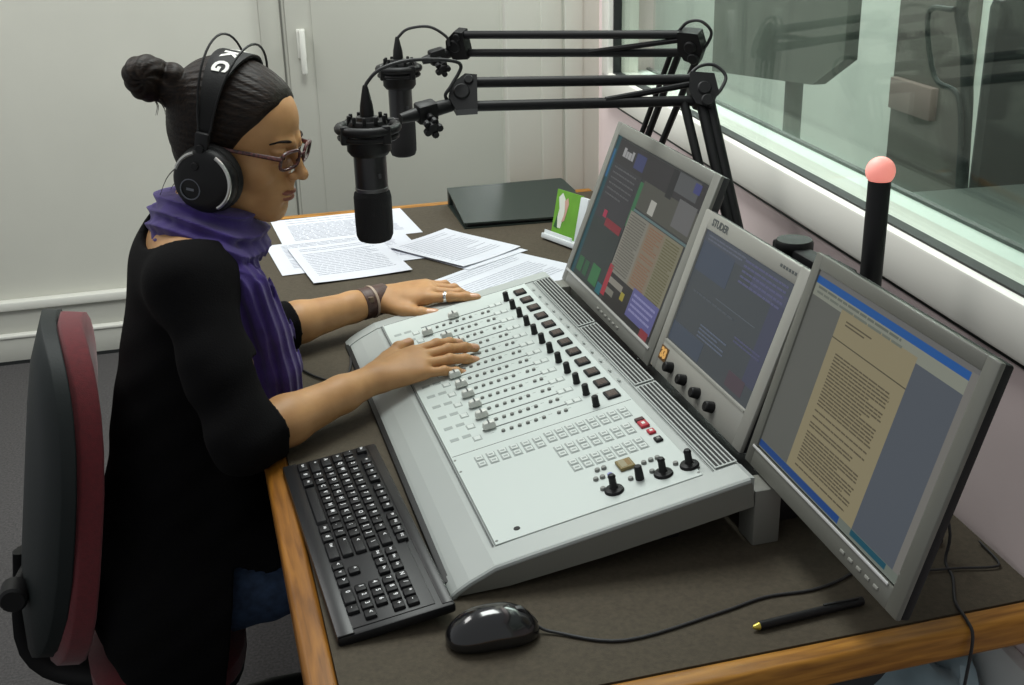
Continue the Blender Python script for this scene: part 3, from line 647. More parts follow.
    obj('cradle', mb, BLK, smo)
    return t, a, up, s
def microphone(label, mic, sc, drop, plug_to):
    mic = V(mic); z = V((0,0,1)); b = mic-z*drop
    t = thing('microphone', label, 'microphone', b, 'studio microphones')
    mb = MB(); L = drop; mb.lathe([(.0,L+.02),(.018*sc,L+.018),(.022*sc,L),(.0268*sc,L-.03),(.0268*sc,.092*sc),(.025*sc,.090*sc)], b, n=28); obj('body', mb, mat('microphone_black', (.014,.014,.015), .35), t)
    obj('trim_ring', MB().lathe([(.0262*sc,.086*sc),(.0275*sc,.0875*sc),(.0275*sc,.0925*sc),(.0262*sc,.094*sc)], b, n=28), mat('ring_grey', (.12,.12,.12), .35, metal=.6), t)
    mb = MB(); mb.lathe([(.0,0),(.020*sc,.0008),(.0272*sc,.004),(.0306*sc,.012),(.0312*sc,.03),(.0312*sc,.076*sc),(.0295*sc,.084*sc),(.0262*sc,.088*sc)], b, n=32); obj('foam_windscreen', mb, mat('foam_black', (.010,.010,.011), .95, bump=.6, bscale=900), t)
    obj('switch', MB().box(b+V((.010*sc,-.0262*sc,.115*sc)), (.006,.004,.008), .0015), DARKG, t)
    mb = MB(); p = mic+z*.018; mb.lathe([(.0115*sc,0),(.0115*sc,.008),(.0105*sc,.018),(.0075*sc,.033*sc),(.0045*sc,.047*sc),(.0032*sc,.050*sc)], p, n=18); obj('plug', mb, BLK, t)
    mb = MB(); mb.tube([p+z*.042*sc]+[V(q) for q in plug_to], .0030, 8, sub=7); obj('cable', mb, RUB, t)
m1 = (.196,.93,1.172); e1 = (.757,.878,1.201); h1 = (.375,.97,1.207)
boom('black spring boom arm carrying the nearer microphone over the console', 'microphone boom arms', (.765,.655,DZ), e1, h1, m1, gap=.0065, thick=1.15)
microphone('black studio microphone hanging upside down in front of her face', m1, 1.0, .190, [(.200,.93,1.244),(.222,.925,1.264),(.27,.93,1.274),(.335,.95,1.268),(.362,.965,1.255),(.345,.965,1.225),(.335,.97,1.205),(.36,.975,1.18)])
m2 = (.353,1.5,1.181); e2 = (.845,1.125,1.244); h2 = (.487,1.49,1.224)
boom('black spring boom arm farther along the desk carrying the rear microphone', 'microphone boom arms', (.792,1.345,DZ), e2, h2, m2, .95, .042, gap=.018, thick=.85)
microphone('black studio microphone hanging farther back, partly behind the nearer one', m2, .92, .185, [(.357,1.5,1.245),(.377,1.495,1.260),(.420,1.49,1.262),(.455,1.49,1.240),(.46,1.49,1.222)])
# ================================================================== things in the next room
sb = thing('display_board', 'large grey board on a pole in the room beyond the glass', 'board', tuple(wp(1.36,.62,0)))
m = MB()
def wpoly(mb, poly, d0, d1, mi=0): mb.prism(poly, lambda a, b, d: wp(a, d, b), d0, d1, mi)
sb.location = wp(2.36,.7,0)
wpoly(m, [(2.97,1.75),(2.97,.885),(2.12,.965),(1.93,1.06),(1.93,1.75)], .68, .72)
obj('panel', m, mat('board_grey', s2l(104,111,105), .6, var=.05, vscale=5), sb)
m = MB(); m.tube([wp(2.36,.73,.02), wp(2.36,.73,1.6)], .028, 14); m.lathe([(.16,0),(.16,.015),(.03,.03)], wp(2.36,.73,0), n=24); obj('pole', m, NEXTD, sb)
dr = MB(); wbox(dr, 3.02, 3.60, 1.725, 1.75, 0, 2.05, 0, .003); struct('door_2', dr, mat('brown_grey_door', s2l(98,94,88), .6))
bx = MB(); bx.v = []; wbox(bx, 3.22, 3.56, 1.69, 1.725, .60, .73, 0, .004)
tag(obj('notice_tray', bx, mat('tray_rose', s2l(136,118,112), .5)), 'rose brown shallow tray fixed to the door beyond the glass', 'tray')
ct = thing('counter', 'dark counter standing against the far side of the studio window', 'counter', tuple(wp(.3,.6,0)))
m = MB(); wbox(m, -1.2, 1.20, .36, .86, .84, .88, 0, .004); obj('counter_top', m, mat('counter_dark', s2l(62,70,66), .35), ct)
for s in (-1.15, 1.12): m = MB(); wbox(m, s, s+.04, .38, .84, 0, .84); obj('side_panel', m, NEXTD, ct)
oc = thing('office_chair', 'dark office chair standing in the room beyond the glass', 'chair', tuple(wp(1.5,1.15,0)))
CH2 = mat('far_chair_dark', s2l(50,56,56), .6)
def cw(s, d, z): return wp(1.5+s, 1.15+d, z)
def cbx(mb, a, b, r=0): t = MB(); t.span(a, b, r); mb.add([cw(*p) for p in t.v], t.f, 0, bool(r))
m = MB(); cbx(m, (-.22,-.22,.44), (.22,.24,.51), .03); obj('seat', m, CH2, oc)
m = MB(); cbx(m, (.15,-.20,.62), (.21,.20,1.24), .03); obj('backrest', m, CH2, oc)
m = MB(); m.tube([cw(.05,.0,.42), cw(.24,0,.45), cw(.25,0,.7), cw(.21,0,.9)], .018, 10, sub=4); obj('back_bar', m, CH2, oc)
m = MB(); m.tube([cw(0,0,.08), cw(0,0,.44)], .03, 14); obj('column', m, NEXTD, oc)
for k in range(5):
    a = 2*math.pi*k/5; m = MB(); m.tube([cw(0,0,.10), cw(.26*math.cos(a),.26*math.sin(a),.06)], [.024,.016], 10); m.cyl(cw(.26*math.cos(a)-.012,.26*math.sin(a),.027), cw(.26*math.cos(a)+.012,.26*math.sin(a),.027), .026, n=14); obj('leg', m, NEXTD, oc)
for q in (-.24,.24): m = MB(); m.tube([cw(-.02,q*.9,.46), cw(-.02,q,.60), cw(-.15,q,.65), cw(.12,q,.65)], .016, 8, sub=4); obj('armrest', m, CH2, oc)
ms = thing('microphone_stand', 'thin dark stand with a loop of cable beyond the glass, beside the far chair', 'stand', tuple(wp(1.45,.82,0)))
m = MB(); m.tube([wp(1.45,.82,.02), wp(1.53,.82,1.0), wp(1.60,.82,1.24), wp(1.42,.82,1.36)], .016, 10, sub=4); m.lathe([(.13,0),(.13,.012),(.02,.03)], wp(1.45,.82,0), n=20); obj('pole', m, CH2, ms)
m = MB(); m.tube([wp(1.60,.80,1.22), wp(1.72,.80,1.2), wp(1.66,.80,1.05), wp(1.54,.80,1.02), wp(1.50,.80,.9)], .007, 8, sub=5); obj('cable', m, CH2, ms)
# ================================================================== implicit-surface modelling for the figure
class Field:
    """signed distances on a rectilinear grid, joined smoothly, meshed with surface nets"""
    def __init__(s, xs, ys, zs):
        s.ax = [np.asarray(a, np.float32) for a in (xs, ys, zs)]; s.d = np.full([len(a) for a in s.ax], 1.0, np.float32)
    def sl(s, lo, hi, pad):
        return tuple(slice(max(0, np.searchsorted(a, l-pad)-1), np.searchsorted(a, h+pad)+1) for a, l, h in zip(s.ax, lo, hi))
    def pts(s, sl):
        a = [x[q] for x, q in zip(s.ax, sl)]; return a[0][:,None,None], a[1][None,:,None], a[2][None,None,:]
    def put(s, prim, k=.01, cut=False):
        fn, lo, hi = prim; sl = s.sl(lo, hi, k+.012)
        if any(q.stop <= q.start for q in sl): return s
        b = fn(*s.pts(sl)).astype(np.float32); a = s.d[sl]
        if cut: b = -b; h = np.clip((k-abs(a-b))/k, 0, None) if k else 0; s.d[sl] = np.maximum(a, b)+h*h*k/4
        else: h = np.clip((k-abs(a-b))/k, 0, None) if k else 0; s.d[sl] = np.minimum(a, b)-h*h*k/4
        return s
    def group(s, prims, k_in, k_out):
        lo = np.min([p[1] for p in prims], 0); hi = np.max([p[2] for p in prims], 0); sl = s.sl(lo, hi, .02)
        g = Field(*[x[q] for x, q in zip(s.ax, sl)])
        for p in prims: g.put(p, k_in)
        a = s.d[sl]; b = g.d; h = np.clip((k_out-abs(a-b))/k_out, 0, None); s.d[sl] = np.minimum(a, b)-h*h*k_out/4; return s
    def mesh(s):
        d = s.d; ins = d < 0; nx, ny, nz = d.shape
        c = np.zeros((nx-1, ny-1, nz-1), np.uint8)
        for i in (0,1):
            for j in (0,1):
                for k in (0,1): c += ins[i:nx-1+i, j:ny-1+j, k:nz-1+k]
        I = np.argwhere((c > 0) & (c < 8)); del c
        idx = np.full((nx-1, ny-1, nz-1), -1, np.int32); idx[I[:,0], I[:,1], I[:,2]] = np.arange(len(I))
        P = np.zeros((len(I), 3), np.float64); cnt = np.zeros(len(I))
        co = [(i,j,k) for i in (0,1) for j in (0,1) for k in (0,1)]
        for a in co:
            for ax in range(3):
                if a[ax]: continue
                b = list(a); b[ax] = 1
                A = I+a; B = I+b; da = d[A[:,0],A[:,1],A[:,2]]; db = d[B[:,0],B[:,1],B[:,2]]
                m = (da < 0) != (db < 0); t = np.where(m, da/np.where(m, da-db, 1), 0)
                pa = np.stack([s.ax[q][A[:,q]] for q in range(3)], 1); pb = np.stack([s.ax[q][B[:,q]] for q in range(3)], 1)
                P += np.where(m[:,None], pa+(pb-pa)*t[:,None], 0); cnt += m
        P /= cnt[:,None]; F = []
        for ax in range(3):
            u, v = (ax+1) % 3, (ax+2) % 3
            sa = [slice(None)]*3; sb = [slice(None)]*3; sa[ax] = slice(0, d.shape[ax]-1); sb[ax] = slice(1, d.shape[ax])
            for q in (u, v): sa[q] = slice(1, d.shape[q]-1); sb[q] = slice(1, d.shape[q]-1)
            A = ins[tuple(sa)]; B = ins[tuple(sb)]; E = np.argwhere(A != B); flip = A[E[:,0],E[:,1],E[:,2]]
            E[:,u] += 1; E[:,v] += 1
            def g(du, dv): q = E.copy(); q[:,u] += du; q[:,v] += dv; return idx[q[:,0],q[:,1],q[:,2]]
            f = np.stack([g(-1,-1), g(0,-1), g(0,0), g(-1,0)], 1); f[~flip] = f[~flip][:,::-1]; F.append(f)
        return P, np.concatenate(F)
def steps(*seg):
    out = []
    for a, b, h in seg: n = max(1, round((b-a)/h)); out += list(np.linspace(a, b, n, endpoint=False))
    return np.array(out+[seg[-1][1]])
def cone(a, b, ra, rb=None):
    a, b = np.array(a, float), np.array(b, float); rb = ra if rb is None else rb; u = b-a; L = float(u@u)+1e-12; r = max(ra, rb)
    def fn(X, Y, Z):
        x, y, z = X-a[0], Y-a[1], Z-a[2]; t = np.clip((x*u[0]+y*u[1]+z*u[2])/L, 0, 1)
        return np.sqrt((x-t*u[0])**2+(y-t*u[1])**2+(z-t*u[2])**2)-(ra+(rb-ra)*t)
    return fn, np.minimum(a, b)-r, np.maximum(a, b)+r
def ell(c, r, rot=None):
    c = np.array(c, float); r = np.array(r, float); m = np.eye(3) if rot is None else np.array(rot, float)   # rows = local axes
    ext = np.sqrt(((m*r[:,None])**2).sum(0))
    def fn(X, Y, Z):
        x, y, z = X-c[0], Y-c[1], Z-c[2]; q = [(m[i,0]*x+m[i,1]*y+m[i,2]*z)/r[i] for i in range(3)]
        k0 = np.sqrt(q[0]**2+q[1]**2+q[2]**2); k1 = np.sqrt((q[0]/r[0])**2+(q[1]/r[1])**2+(q[2]/r[2])**2)+1e-9
        return k0*(k0-1)/k1
    return fn, c-ext, c+ext
def chain(pts, rr): return [cone(pts[i], pts[i+1], rr[i], rr[i+1]) for i in range(len(pts)-1)]
def np_obj(name, P, F, mats, parent, mi=None):
    me = bpy.data.meshes.new(name); o0 = np.array(world_of(parent)); P = P-o0
    me.vertices.add(len(P)); me.vertices.foreach_set('co', P.astype(np.float32).ravel())
    me.loops.add(F.size); me.loops.foreach_set('vertex_index', F.astype(np.int32).ravel())
    me.polygons.add(len(F)); me.polygons.foreach_set('loop_start', np.arange(0, F.size, 4, dtype=np.int32)); me.polygons.foreach_set('loop_total', np.full(len(F), 4, np.int32))
    for m in mats: me.materials.append(m)
    if mi is not None: me.polygons.foreach_set('material_index', mi.astype(np.int32))
    me.polygons.foreach_set('use_smooth', np.ones(len(F), bool)); me.update(calc_edges=True); me.validate()
    o = bpy.data.objects.new(name, me); COL.objects.link(o); o.parent = parent; return o

# ------------------------------------------------------------------ pose
HC = np.array((-.013,.93,1.160)); hy, hp = R(28), R(11)
HF = np.array((math.cos(hy)*math.cos(hp), -math.sin(hy)*math.cos(hp), -math.sin(hp))); HL = np.array((math.sin(hy), math.cos(hy), 0)); HU = np.cross(HF, HL)
HM = np.stack([HF, HL, HU])                   # rows: forward, left, up of the head
def hd(x, y, z): return HC+HF*x+HL*y+HU*z
def hell(c, r, rot=None): return ell(hd(*c), r, HM if rot is None else np.array(rot) @ HM)
def hcone(a, b, ra, rb=None): return cone(hd(*a), hd(*b), ra, rb)
TL = R(14); TM = np.array(((math.cos(TL),0,-math.sin(TL)),(0,1,0),(math.sin(TL),0,math.cos(TL))))   # trunk leaning towards the desk
SHR, ELR, WRR = np.array((-.106,.765,.990)), np.array((-.060,.625,.792)), np.array((.150,.757,.806))
SHL, ELL, WRL = np.array((-.100,1.095,.990)), np.array((-.008,1.045,.800)), np.array((.232,1.136,.808))
trunk = [(ell((-.200,.93,.465), (.138,.180,.118)), .05), (ell((-.168,.93,.655), (.096,.140,.170), TM), .08), (ell((-.116,.93,.862), (.096,.148,.168), TM), .08),
         (ell((-.106,.93,.980), (.072,.146,.058)), .06), (ell((-.052,.862,.865), (.058,.060,.062)), .04), (ell((-.052,.998,.865), (.058,.060,.062)), .04),
         (cone((-.104,.785,.988), (-.104,1.075,.988), .046), .05), (cone((-.090,.93,1.026), SHR+(0,.02,-.002), .046, .042), .04), (cone((-.090,.93,1.026), SHL+(0,-.02,-.002), .046, .042), .04)]
def arm_r(e=0): return [cone(SHR, SHR*.45+ELR*.55, .047+e, .042+e), cone(SHR*.45+ELR*.55, ELR, .042+e, .040+e)]
def arm_l(e=0): return [cone(SHL, SHL*.45+ELL*.55, .047+e, .042+e), cone(SHL*.45+ELL*.55, ELL, .042+e, .036+e)]
def fore(E_, W_, e=0, t1=1.0):
    q = E_+(W_-E_)*.32; 
    if t1 < 1: return [cone(E_, E_+(W_-E_)*t1, .036+e, .037+e)]
    return [cone(E_, q, .036, .0375), cone(q, E_+(W_-E_)*.75, .0375, .028), cone(E_+(W_-E_)*.75, W_, .028, .0235)]
legs = []
for sy in (-1, 1):
    hip, kn, an = np.array((-.175,.93+sy*.088,.430)), np.array((.235,.93+sy*.095,.465)), np.array((.245,.93+sy*.095,.085))
    legs.append([cone(hip, kn, .083, .060), cone(kn, kn*.6+an*.4+(-.012,0,0), .058, .052), cone(kn*.6+an*.4+(-.012,0,0), an, .052, .034)])
    legs[-1].append(('foot', an))
# ------------------------------------------------------------------ hands
def ortho(f, n):
    f = np.array(f, float); f /= np.linalg.norm(f); n = np.array(n, float); n -= f*(n@f); n /= np.linalg.norm(n); return f, n
nails = []
def hand(W, f, n, side, sc, spread, bends, thumb, lift=(0,0,0,0)):
    """palm, four fingers and a thumb; side +1 puts the thumb on n x f"""
    f, n = ortho(f, n); s = np.cross(n, f)*side
    P = lambda a, b, c=0: W+(f*a+s*b+n*c)*sc
    palm = [ell(P(.030,.000,.001), np.array((.040,.026,.0155))*sc, np.stack([f, s, n])), ell(P(.058,.003,.002), np.array((.042,.037,.0135))*sc, np.stack([f, s, n])),
            cone(P(.02,.008), P(.085,.024,.002), .0135*sc, .0112*sc), cone(P(.02,.0), P(.090,.006,.003), .0140*sc, .0115*sc), cone(P(.02,-.006), P(.085,-.013,.002), .0135*sc, .0108*sc), cone(P(.02,-.012), P(.076,-.029,.0), .0130*sc, .0098*sc)]
    fingers = []; tips = []
    L = [(.043,.026,.021), (.048,.030,.022), (.044,.028,.021), (.034,.021,.018)]; base = [(.086,.0255,.003), (.091,.0065,.004), (.086,-.0125,.003), (.077,-.0295,.001)]; rad = [.0086,.0088,.0084,.0074]
    for i in range(4):
        a = spread[i]; p = P(*base[i]); pts = [p]; ang = lift[i]
        fd = f*math.cos(a)+s*math.sin(a)
        for q in range(3):
            ang += bends[i][q]; d = fd*math.cos(ang)-n*math.sin(ang); p = p+d*L[i][q]*sc; pts.append(p)
        r = rad[i]*sc; ch = chain(pts, [r*1.12, r*1.0, r*.92, r*.80]); ch.append(ell(pts[1]+n*.0012, (r*1.05,)*3)); ch.append(ell(pts[2]+n*.0008, (r*.97,)*3)); fingers.append(ch)
        up = n*math.cos(ang)+fd*math.sin(ang); nails.append((pts[3]-d*.003+up*r*.72, d, up, np.cross(up, d), r)); tips.append(pts[3])
    t = [P(*q) for q in thumb]; r = .0102*sc; th = chain(t, [r*1.55, r*1.22, r*1.0, r*.84]); th.append(ell(t[2]+n*.001, (r*1.06,)*3)); fingers.append(th)
    d = (t[3]-t[2])/np.linalg.norm(t[3]-t[2]); up = n+s*.5; up -= d*(up@d); up /= np.linalg.norm(up); nails.append((t[3]-d*.003+up*r*.62, d, up, np.cross(up, d), r*1.05))
    return palm, fingers, t, tips
D = R
palmR, fingR, thR, tipR = hand(WRR, (.955,.205,.150), (-.10,-.28,.96), 1, 1.0, (R(5),R(-1),R(-6),R(-12)), [(R(6),R(12),R(9)),(R(5),R(11),R(8)),(R(6),R(12),R(9)),(R(8),R(12),R(9))], ((.012,.020,-.004),(.046,.044,-.006),(.072,.056,-.004),(.094,.062,-.006)))
palmL, fingL, thL, tipL = hand(WRL, (.915,-.365,.150), (-.12,-.14,.98), -1, 1.06, (R(3),R(-3),R(-8),R(-14)), [(R(4),R(3),R(2)),(R(14),R(26),R(18)),(R(16),R(30),R(22)),(R(16),R(28),R(20))], ((.012,.020,-.003),(.050,.046,-.006),(.078,.058,-.008),(.103,.058,-.012)))
# ------------------------------------------------------------------ body, one continuous surface
bf = Field(steps((-.37,-.14,.005), (-.14,.44,.002), (.44,.47,.005)), steps((.56,.735,.004), (.735,1.215,.002), (1.215,1.23,.005)), steps((-.006,.45,.010), (.45,.745,.006), (.745,.85,.002), (.85,1.02,.005), (1.02,1.315,.002)))
for p, k in trunk: bf.put(p, k)
for lg in legs:
    for p in lg[:-1]: bf.put(p, .03)
    an = lg[-1][1]; bf.put(cone(an, an+(0,0,-.045), .034, .034), .02); bf.put(cone(an+(-.02,0,-.05), an+(.13,0,-.056), .034, .027), .02)
for p in arm_r()+arm_l(): bf.put(p, .03)
for p in fore(ELR, WRR)+fore(ELL, WRL): bf.put(p, .012)
for palm, fing in ((palmR, fingR), (palmL, fingL)):
    bf.group(palm, .014, .016)
    for i, ch in enumerate(fing): bf.group(ch, .003, .004 if i < 4 else .010)
# neck and head
bf.put(cone((-.082,.93,1.02), hd(-.030,0,-.055), .054, .050), .03)
skull = hell((-.016,0,.046), (.096,.075,.086))
bf.put(skull, .02)
for p, k in [(hell((.034,0,.045), (.058,.062,.060)), .03), (hell((.030,0,-.030), (.054,.056,.072)), .03), (hcone((-.012,-.050,-.040), (.058,-.016,-.088), .019, .016), .02), (hcone((-.012,.050,-.040), (.058,.016,-.088), .019, .016), .02),
             (hell((.069,0,-.093), (.019,.020,.016)), .018), (hell((.050,-.038,-.020), (.030,.023,.024)), .02), (hell((.050,.038,-.020), (.030,.023,.024)), .02), (hell((.065,0,-.058), (.030,.030,.034)), .02),
             (hcone((.082,-.036,.027), (.093,-.012,.026), .0075, .0075), .012), (hcone((.082,.036,.027), (.093,.012,.026), .0075, .0075), .012)]: bf.put(p, k)
for sy in (-1, 1): bf.put(hell((.103,sy*.032,.008), (.016,.017,.011)), .010, cut=True)
for p, k in [(hcone((.091,0,.018), (.110,0,-.018), .0070, .0080), .010), (hell((.1125,0,-.0235), (.0100,.0092,.0085)), .007), (hell((.101,-.0100,-.0270), (.0085,.0064,.0064)), .005), (hell((.101,.0100,-.0270), (.0085,.0064,.0064)), .005), (hcone((.096,0,-.032), (.095,0,-.048), .006, .005), .008)]: bf.put(p, k)
for sy in (-1, 1): bf.put(hell((.105,sy*.0055,-.0335), (.0045,.0030,.0032)), .002, cut=True)
for sy in (-1, 1):
    bf.put(hell((.0810,sy*.0315,.0085), (.0125,.0128,.0122)), .002)                       # eyeball
    bf.put(hell((.0822,sy*.0318,.0150), (.0125,.0150,.0078)), .003); bf.put(hell((.0812,sy*.0318,.0005), (.0120,.0140,.0058)), .004)   # lids
LIPS = [((.0930,0,-.0545), (.0100,.0205,.0050)), ((.0915,0,-.0640), (.0100,.0180,.0060))]
for c, r in LIPS: bf.put(hell(c, r), .004)
bf.put(hcone((.1025,-.012,-.0594), (.1025,.012,-.0594), .0018), .003, cut=True)
bf.put(hell((.093,0,-.0755), (.006,.016,.005)), .006, cut=True)
for sy in (-1, 1): bf.put(hell((-.012,sy*.070,-.004), (.017,.007,.030)), .006); bf.put(hell((-.010,sy*.078,.0), (.010,.005,.018)), .004, cut=True)
P, F = bf.mesh(); del bf
C_ = P[F].mean(1); q = (C_-HC) @ HM.T
mi = np.zeros(len(F), int)
for c, r in LIPS: mi[(((q-np.array(c))/(np.array(r)*(1.08,1.02,1.08)))**2).sum(1) < 1.0] = 1
for sy in (-1, 1):
    e = np.linalg.norm(q-np.array((.0810,sy*.0315,.0085)), axis=1) < .01315
    e &= (np.abs((q[:,2]-.0075)/.0052)**2+np.abs((q[:,1]-sy*.0318)/.0125)**2 < 1) & (q[:,0] > .085); mi[e] = 2
    mi[e & (np.hypot(q[:,1]-sy*.0315, q[:,2]-.0070) < .0052)] = 3
for c, d, up, sd, r in nails:
    v = C_-c; a = v @ d; b = v @ sd; h = v @ up; mi[(h > -r*.35) & ((a/(r*1.05))**4+(b/(r*.78))**4 < 1) & (np.abs(h) < r)] = 4
SKIN, t_, b_ = nt('skin'); n_ = t_.nodes; l_ = t_.links
tc = n_.new('ShaderNodeTexCoord'); x = n_.new('ShaderNodeTexNoise'); x.inputs['Scale'].default_value = 28; x.inputs['Detail'].default_value = 5; l_.new(tc.outputs['Object'], x.inputs['Vector'])
rp = n_.new('ShaderNodeValToRGB'); rp.color_ramp.elements[0].position = .3; rp.color_ramp.elements[1].position = .72; rp.color_ramp.elements[0].color = (*s2l(170,127,84),1); rp.color_ramp.elements[1].color = (*s2l(188,144,98),1)
l_.new(x.outputs['Fac'], rp.inputs['Fac']); l_.new(rp.outputs['Color'], b_.inputs['Base Color']); b_.inputs['Roughness'].default_value = .5; b_.inputs['Specular IOR Level'].default_value = .35
b_.inputs['Subsurface Weight'].default_value = .12; b_.inputs['Subsurface Radius'].default_value = (.010,.004,.002); b_.inputs['Subsurface Scale'].default_value = .5
x2 = n_.new('ShaderNodeTexNoise'); x2.inputs['Scale'].default_value = 420; l_.new(tc.outputs['Object'], x2.inputs['Vector']); bu = n_.new('ShaderNodeBump'); bu.inputs['Strength'].default_value = .10; bu.inputs['Distance'].default_value = .001; l_.new(x2.outputs['Fac'], bu.inputs['Height']); l_.new(bu.outputs['Normal'], b_.inputs['Normal'])
person = thing('person', 'woman in black top and purple scarf sitting at the console with both hands on it', 'person', (-.19,.93,.40))
np_obj('body', P, F, [SKIN, mat('lips', s2l(134,80,64), .45), mat('eye_white', s2l(224,220,214), .2), mat('iris_brown', s2l(40,26,18), .15), mat('finger_nail', s2l(196,150,118), .3)], person, mi); del P, F, C_, q
# ------------------------------------------------------------------ hair
hf = Field(steps((-.20,.10,.002)), steps((.83,1.03,.002)), steps((1.08,1.335,.002)))
zz = [-.16,-.05,-.02,.010,.035,.060,.085,.11,.16]; xx = [-.05,-.03,.004,.030,.046,.066,.079,.076,.06]
hx = hell((-.014,0,.046), (.100,.0825,.092)); hf.put(hx, .01); hf.put(hell((.030,0,.052), (.063,.069,.064)), .02); hf.put(hell((-.038,0,-.005), (.060,.064,.072)), .03)
X, Y, Z = hf.pts((slice(None),)*3)
lx = (X-HC[0])*HF[0]+(Y-HC[1])*HF[1]+(Z-HC[2])*HF[2]; lz = (X-HC[0])*HU[0]+(Y-HC[1])*HU[1]+(Z-HC[2])*HU[2]; ly = (X-HC[0])*HL[0]+(Y-HC[1])*HL[1]+0*Z
hl = np.interp(lz, zz, xx)-np.abs(ly)*.10; mk_ = (lx-hl)*.75; h = np.clip((.008-abs(hf.d-mk_))/.008, 0, None); hf.d = (np.maximum(hf.d, mk_)+h*h*.002).astype(np.float32)
ang = np.arctan2(ly, lz-.02); hf.d += (np.clip((hl-lx)/.03, 0, 1)*(.00045*np.sin(ang*46+np.sin(lx*60)*.8)+.0003*np.sin(ang*97+lx*30))).astype(np.float32)
for c, r in (((-.136,.93,1.271), (.030,.035,.034)), ((-.150,.925,1.280), (.018,.026,.020)), ((-.128,.928,1.289), (.024,.026,.013))): hf.put(ell(c, r), .012)
hf.put(ell((-.096,.93,1.272), (.020,.024,.021)), .004); hf.put(cone((-.124,.93,1.258), (-.080,.93,1.245), .020, .032), .008)
X, Y, Z = hf.pts((slice(None),)*3); w = np.clip((-.085-X)/.02, 0, 1); a2 = np.arctan2(Z-1.274, X+.140); hf.d += (w*.0010*np.sin(a2*9+(Y-.93)*140+np.hypot(X+.14, Z-1.274)*160)).astype(np.float32)
hf.d[0] = hf.d[-1] = 1; hf.d[:,0] = hf.d[:,-1] = 1; hf.d[:,:,0] = 1
HAIR, t_, b_ = nt('dark_brown_hair'); n_ = t_.nodes; l_ = t_.links
tc = n_.new('ShaderNodeTexCoord'); mp = n_.new('ShaderNodeMapping'); mp.inputs['Scale'].default_value = (.25,1.3,1.0); mp.inputs['Rotation'].default_value = (0,R(-25),0); l_.new(tc.outputs['Object'], mp.inputs['Vector'])
x = n_.new('ShaderNodeTexNoise'); x.inputs['Scale'].default_value = 260; x.inputs['Detail'].default_value = 5; l_.new(mp.outputs['Vector'], x.inputs['Vector'])
rp = n_.new('ShaderNodeValToRGB'); rp.color_ramp.elements[0].position = .35; rp.color_ramp.elements[1].position = .75; rp.color_ramp.elements[0].color = (.006,.0045,.004,1); rp.color_ramp.elements[1].color = (.024,.0145,.009,1)
l_.new(x.outputs['Fac'], rp.inputs['Fac']); l_.new(rp.outputs['Color'], b_.inputs['Base Color']); b_.inputs['Roughness'].default_value = .5; b_.inputs['Specular IOR Level'].default_value = .16
bu = n_.new('ShaderNodeBump'); bu.inputs['Strength'].default_value = .5; bu.inputs['Distance'].default_value = .002; l_.new(x.outputs['Fac'], bu.inputs['Height']); l_.new(bu.outputs['Normal'], b_.inputs['Normal'])
P, F = hf.mesh(); hair = np_obj('hair', P, F, [HAIR], person)
mb = MB(); r_ = random.Random(3)
for k in range(9):
    p = V(hd(-.062+r_.uniform(-.02,.012), -.03+r_.uniform(-.025,.05), -.055+r_.uniform(-.01,.02))); mb.tube([p, p+V((-.012-r_.random()*.012,-.006,-.016)), p+V((-.020-r_.random()*.022,-.008,-.034-r_.random()*.02))], [.0009,.0007,.0003], 5, sub=3)
for k in range(4):
    p = V((-.135+r_.uniform(-.02,.02), .91, 1.243)); mb.tube([p, p+V((.004,-.004,-.010)), p+V((.006+r_.uniform(-.008,.004),-.004,-.024))], [.0009,.0007,.0003], 5, sub=3)
obj('loose_hair', mb, HAIR, hair)
mb = MB()
for sy in (-1, 1): mb.tube([V(hd(.0955,sy*.014,.0275)), V(hd(.0955,sy*.026,.0315)), V(hd(.0870,sy*.040,.0320)), V(hd(.0740,sy*.050,.0270))], [.0020,.0026,.0024,.0012], 8, sub=4, flat=(1,.8))
obj('eyebrow', mb, HAIR, person)
# ------------------------------------------------------------------ black top
def wrinkle(X, Y, Z):
    return (.0016*np.sin(48*Z+40*X+9*Y)*np.sin(31*Y-18*Z+1.3)+.0012*np.sin(95*Z-60*X+24*Y+.7))*np.clip((1.02-Z)/.2, .15, 1)
tf = Field(steps((-.40,.09,.004)), steps((.56,1.20,.004)), steps((.20,1.10,.004)))
def grow(p, e):
    f0, lo, hi = p; return (lambda X, Y, Z: f0(X, Y, Z)-e), lo-e, hi+e
for p, k in trunk: tf.put(grow(p, .012), k)
tf.put(ell((-.215,.93,.400), (.128,.205,.135)), .06); tf.put(cone((-.20,.835,.430), (-.01,.832,.445), .104, .100), .04); tf.put(cone((-.20,1.025,.430), (-.01,1.028,.445), .104, .100), .04); tf.put(ell((-.085,.93,.60), (.075,.15,.12)), .06)
tf.put(ell((-.165,.760,.385), (.135,.055,.130)), .05); tf.put(ell((-.165,1.10,.385), (.135,.055,.130)), .05)
for p in arm_r(.008)+arm_l(.009): tf.put(p, .03)
for p in fore(ELR, WRR, .010, .20)+fore(ELL, WRL, .008, .26): tf.put(p, .02)
X, Y, Z = tf.pts((slice(None),)*3); tf.d += wrinkle(X, Y, Z).astype(np.float32)
def plane_cut(f, p, n, k=.004):
    n = np.array(n, float); n /= np.linalg.norm(n); X, Y, Z = f.pts((slice(None),)*3); b = ((X-p[0])*n[0]+(Y-p[1])*n[1]+(Z-p[2])*n[2]).astype(np.float32); return b
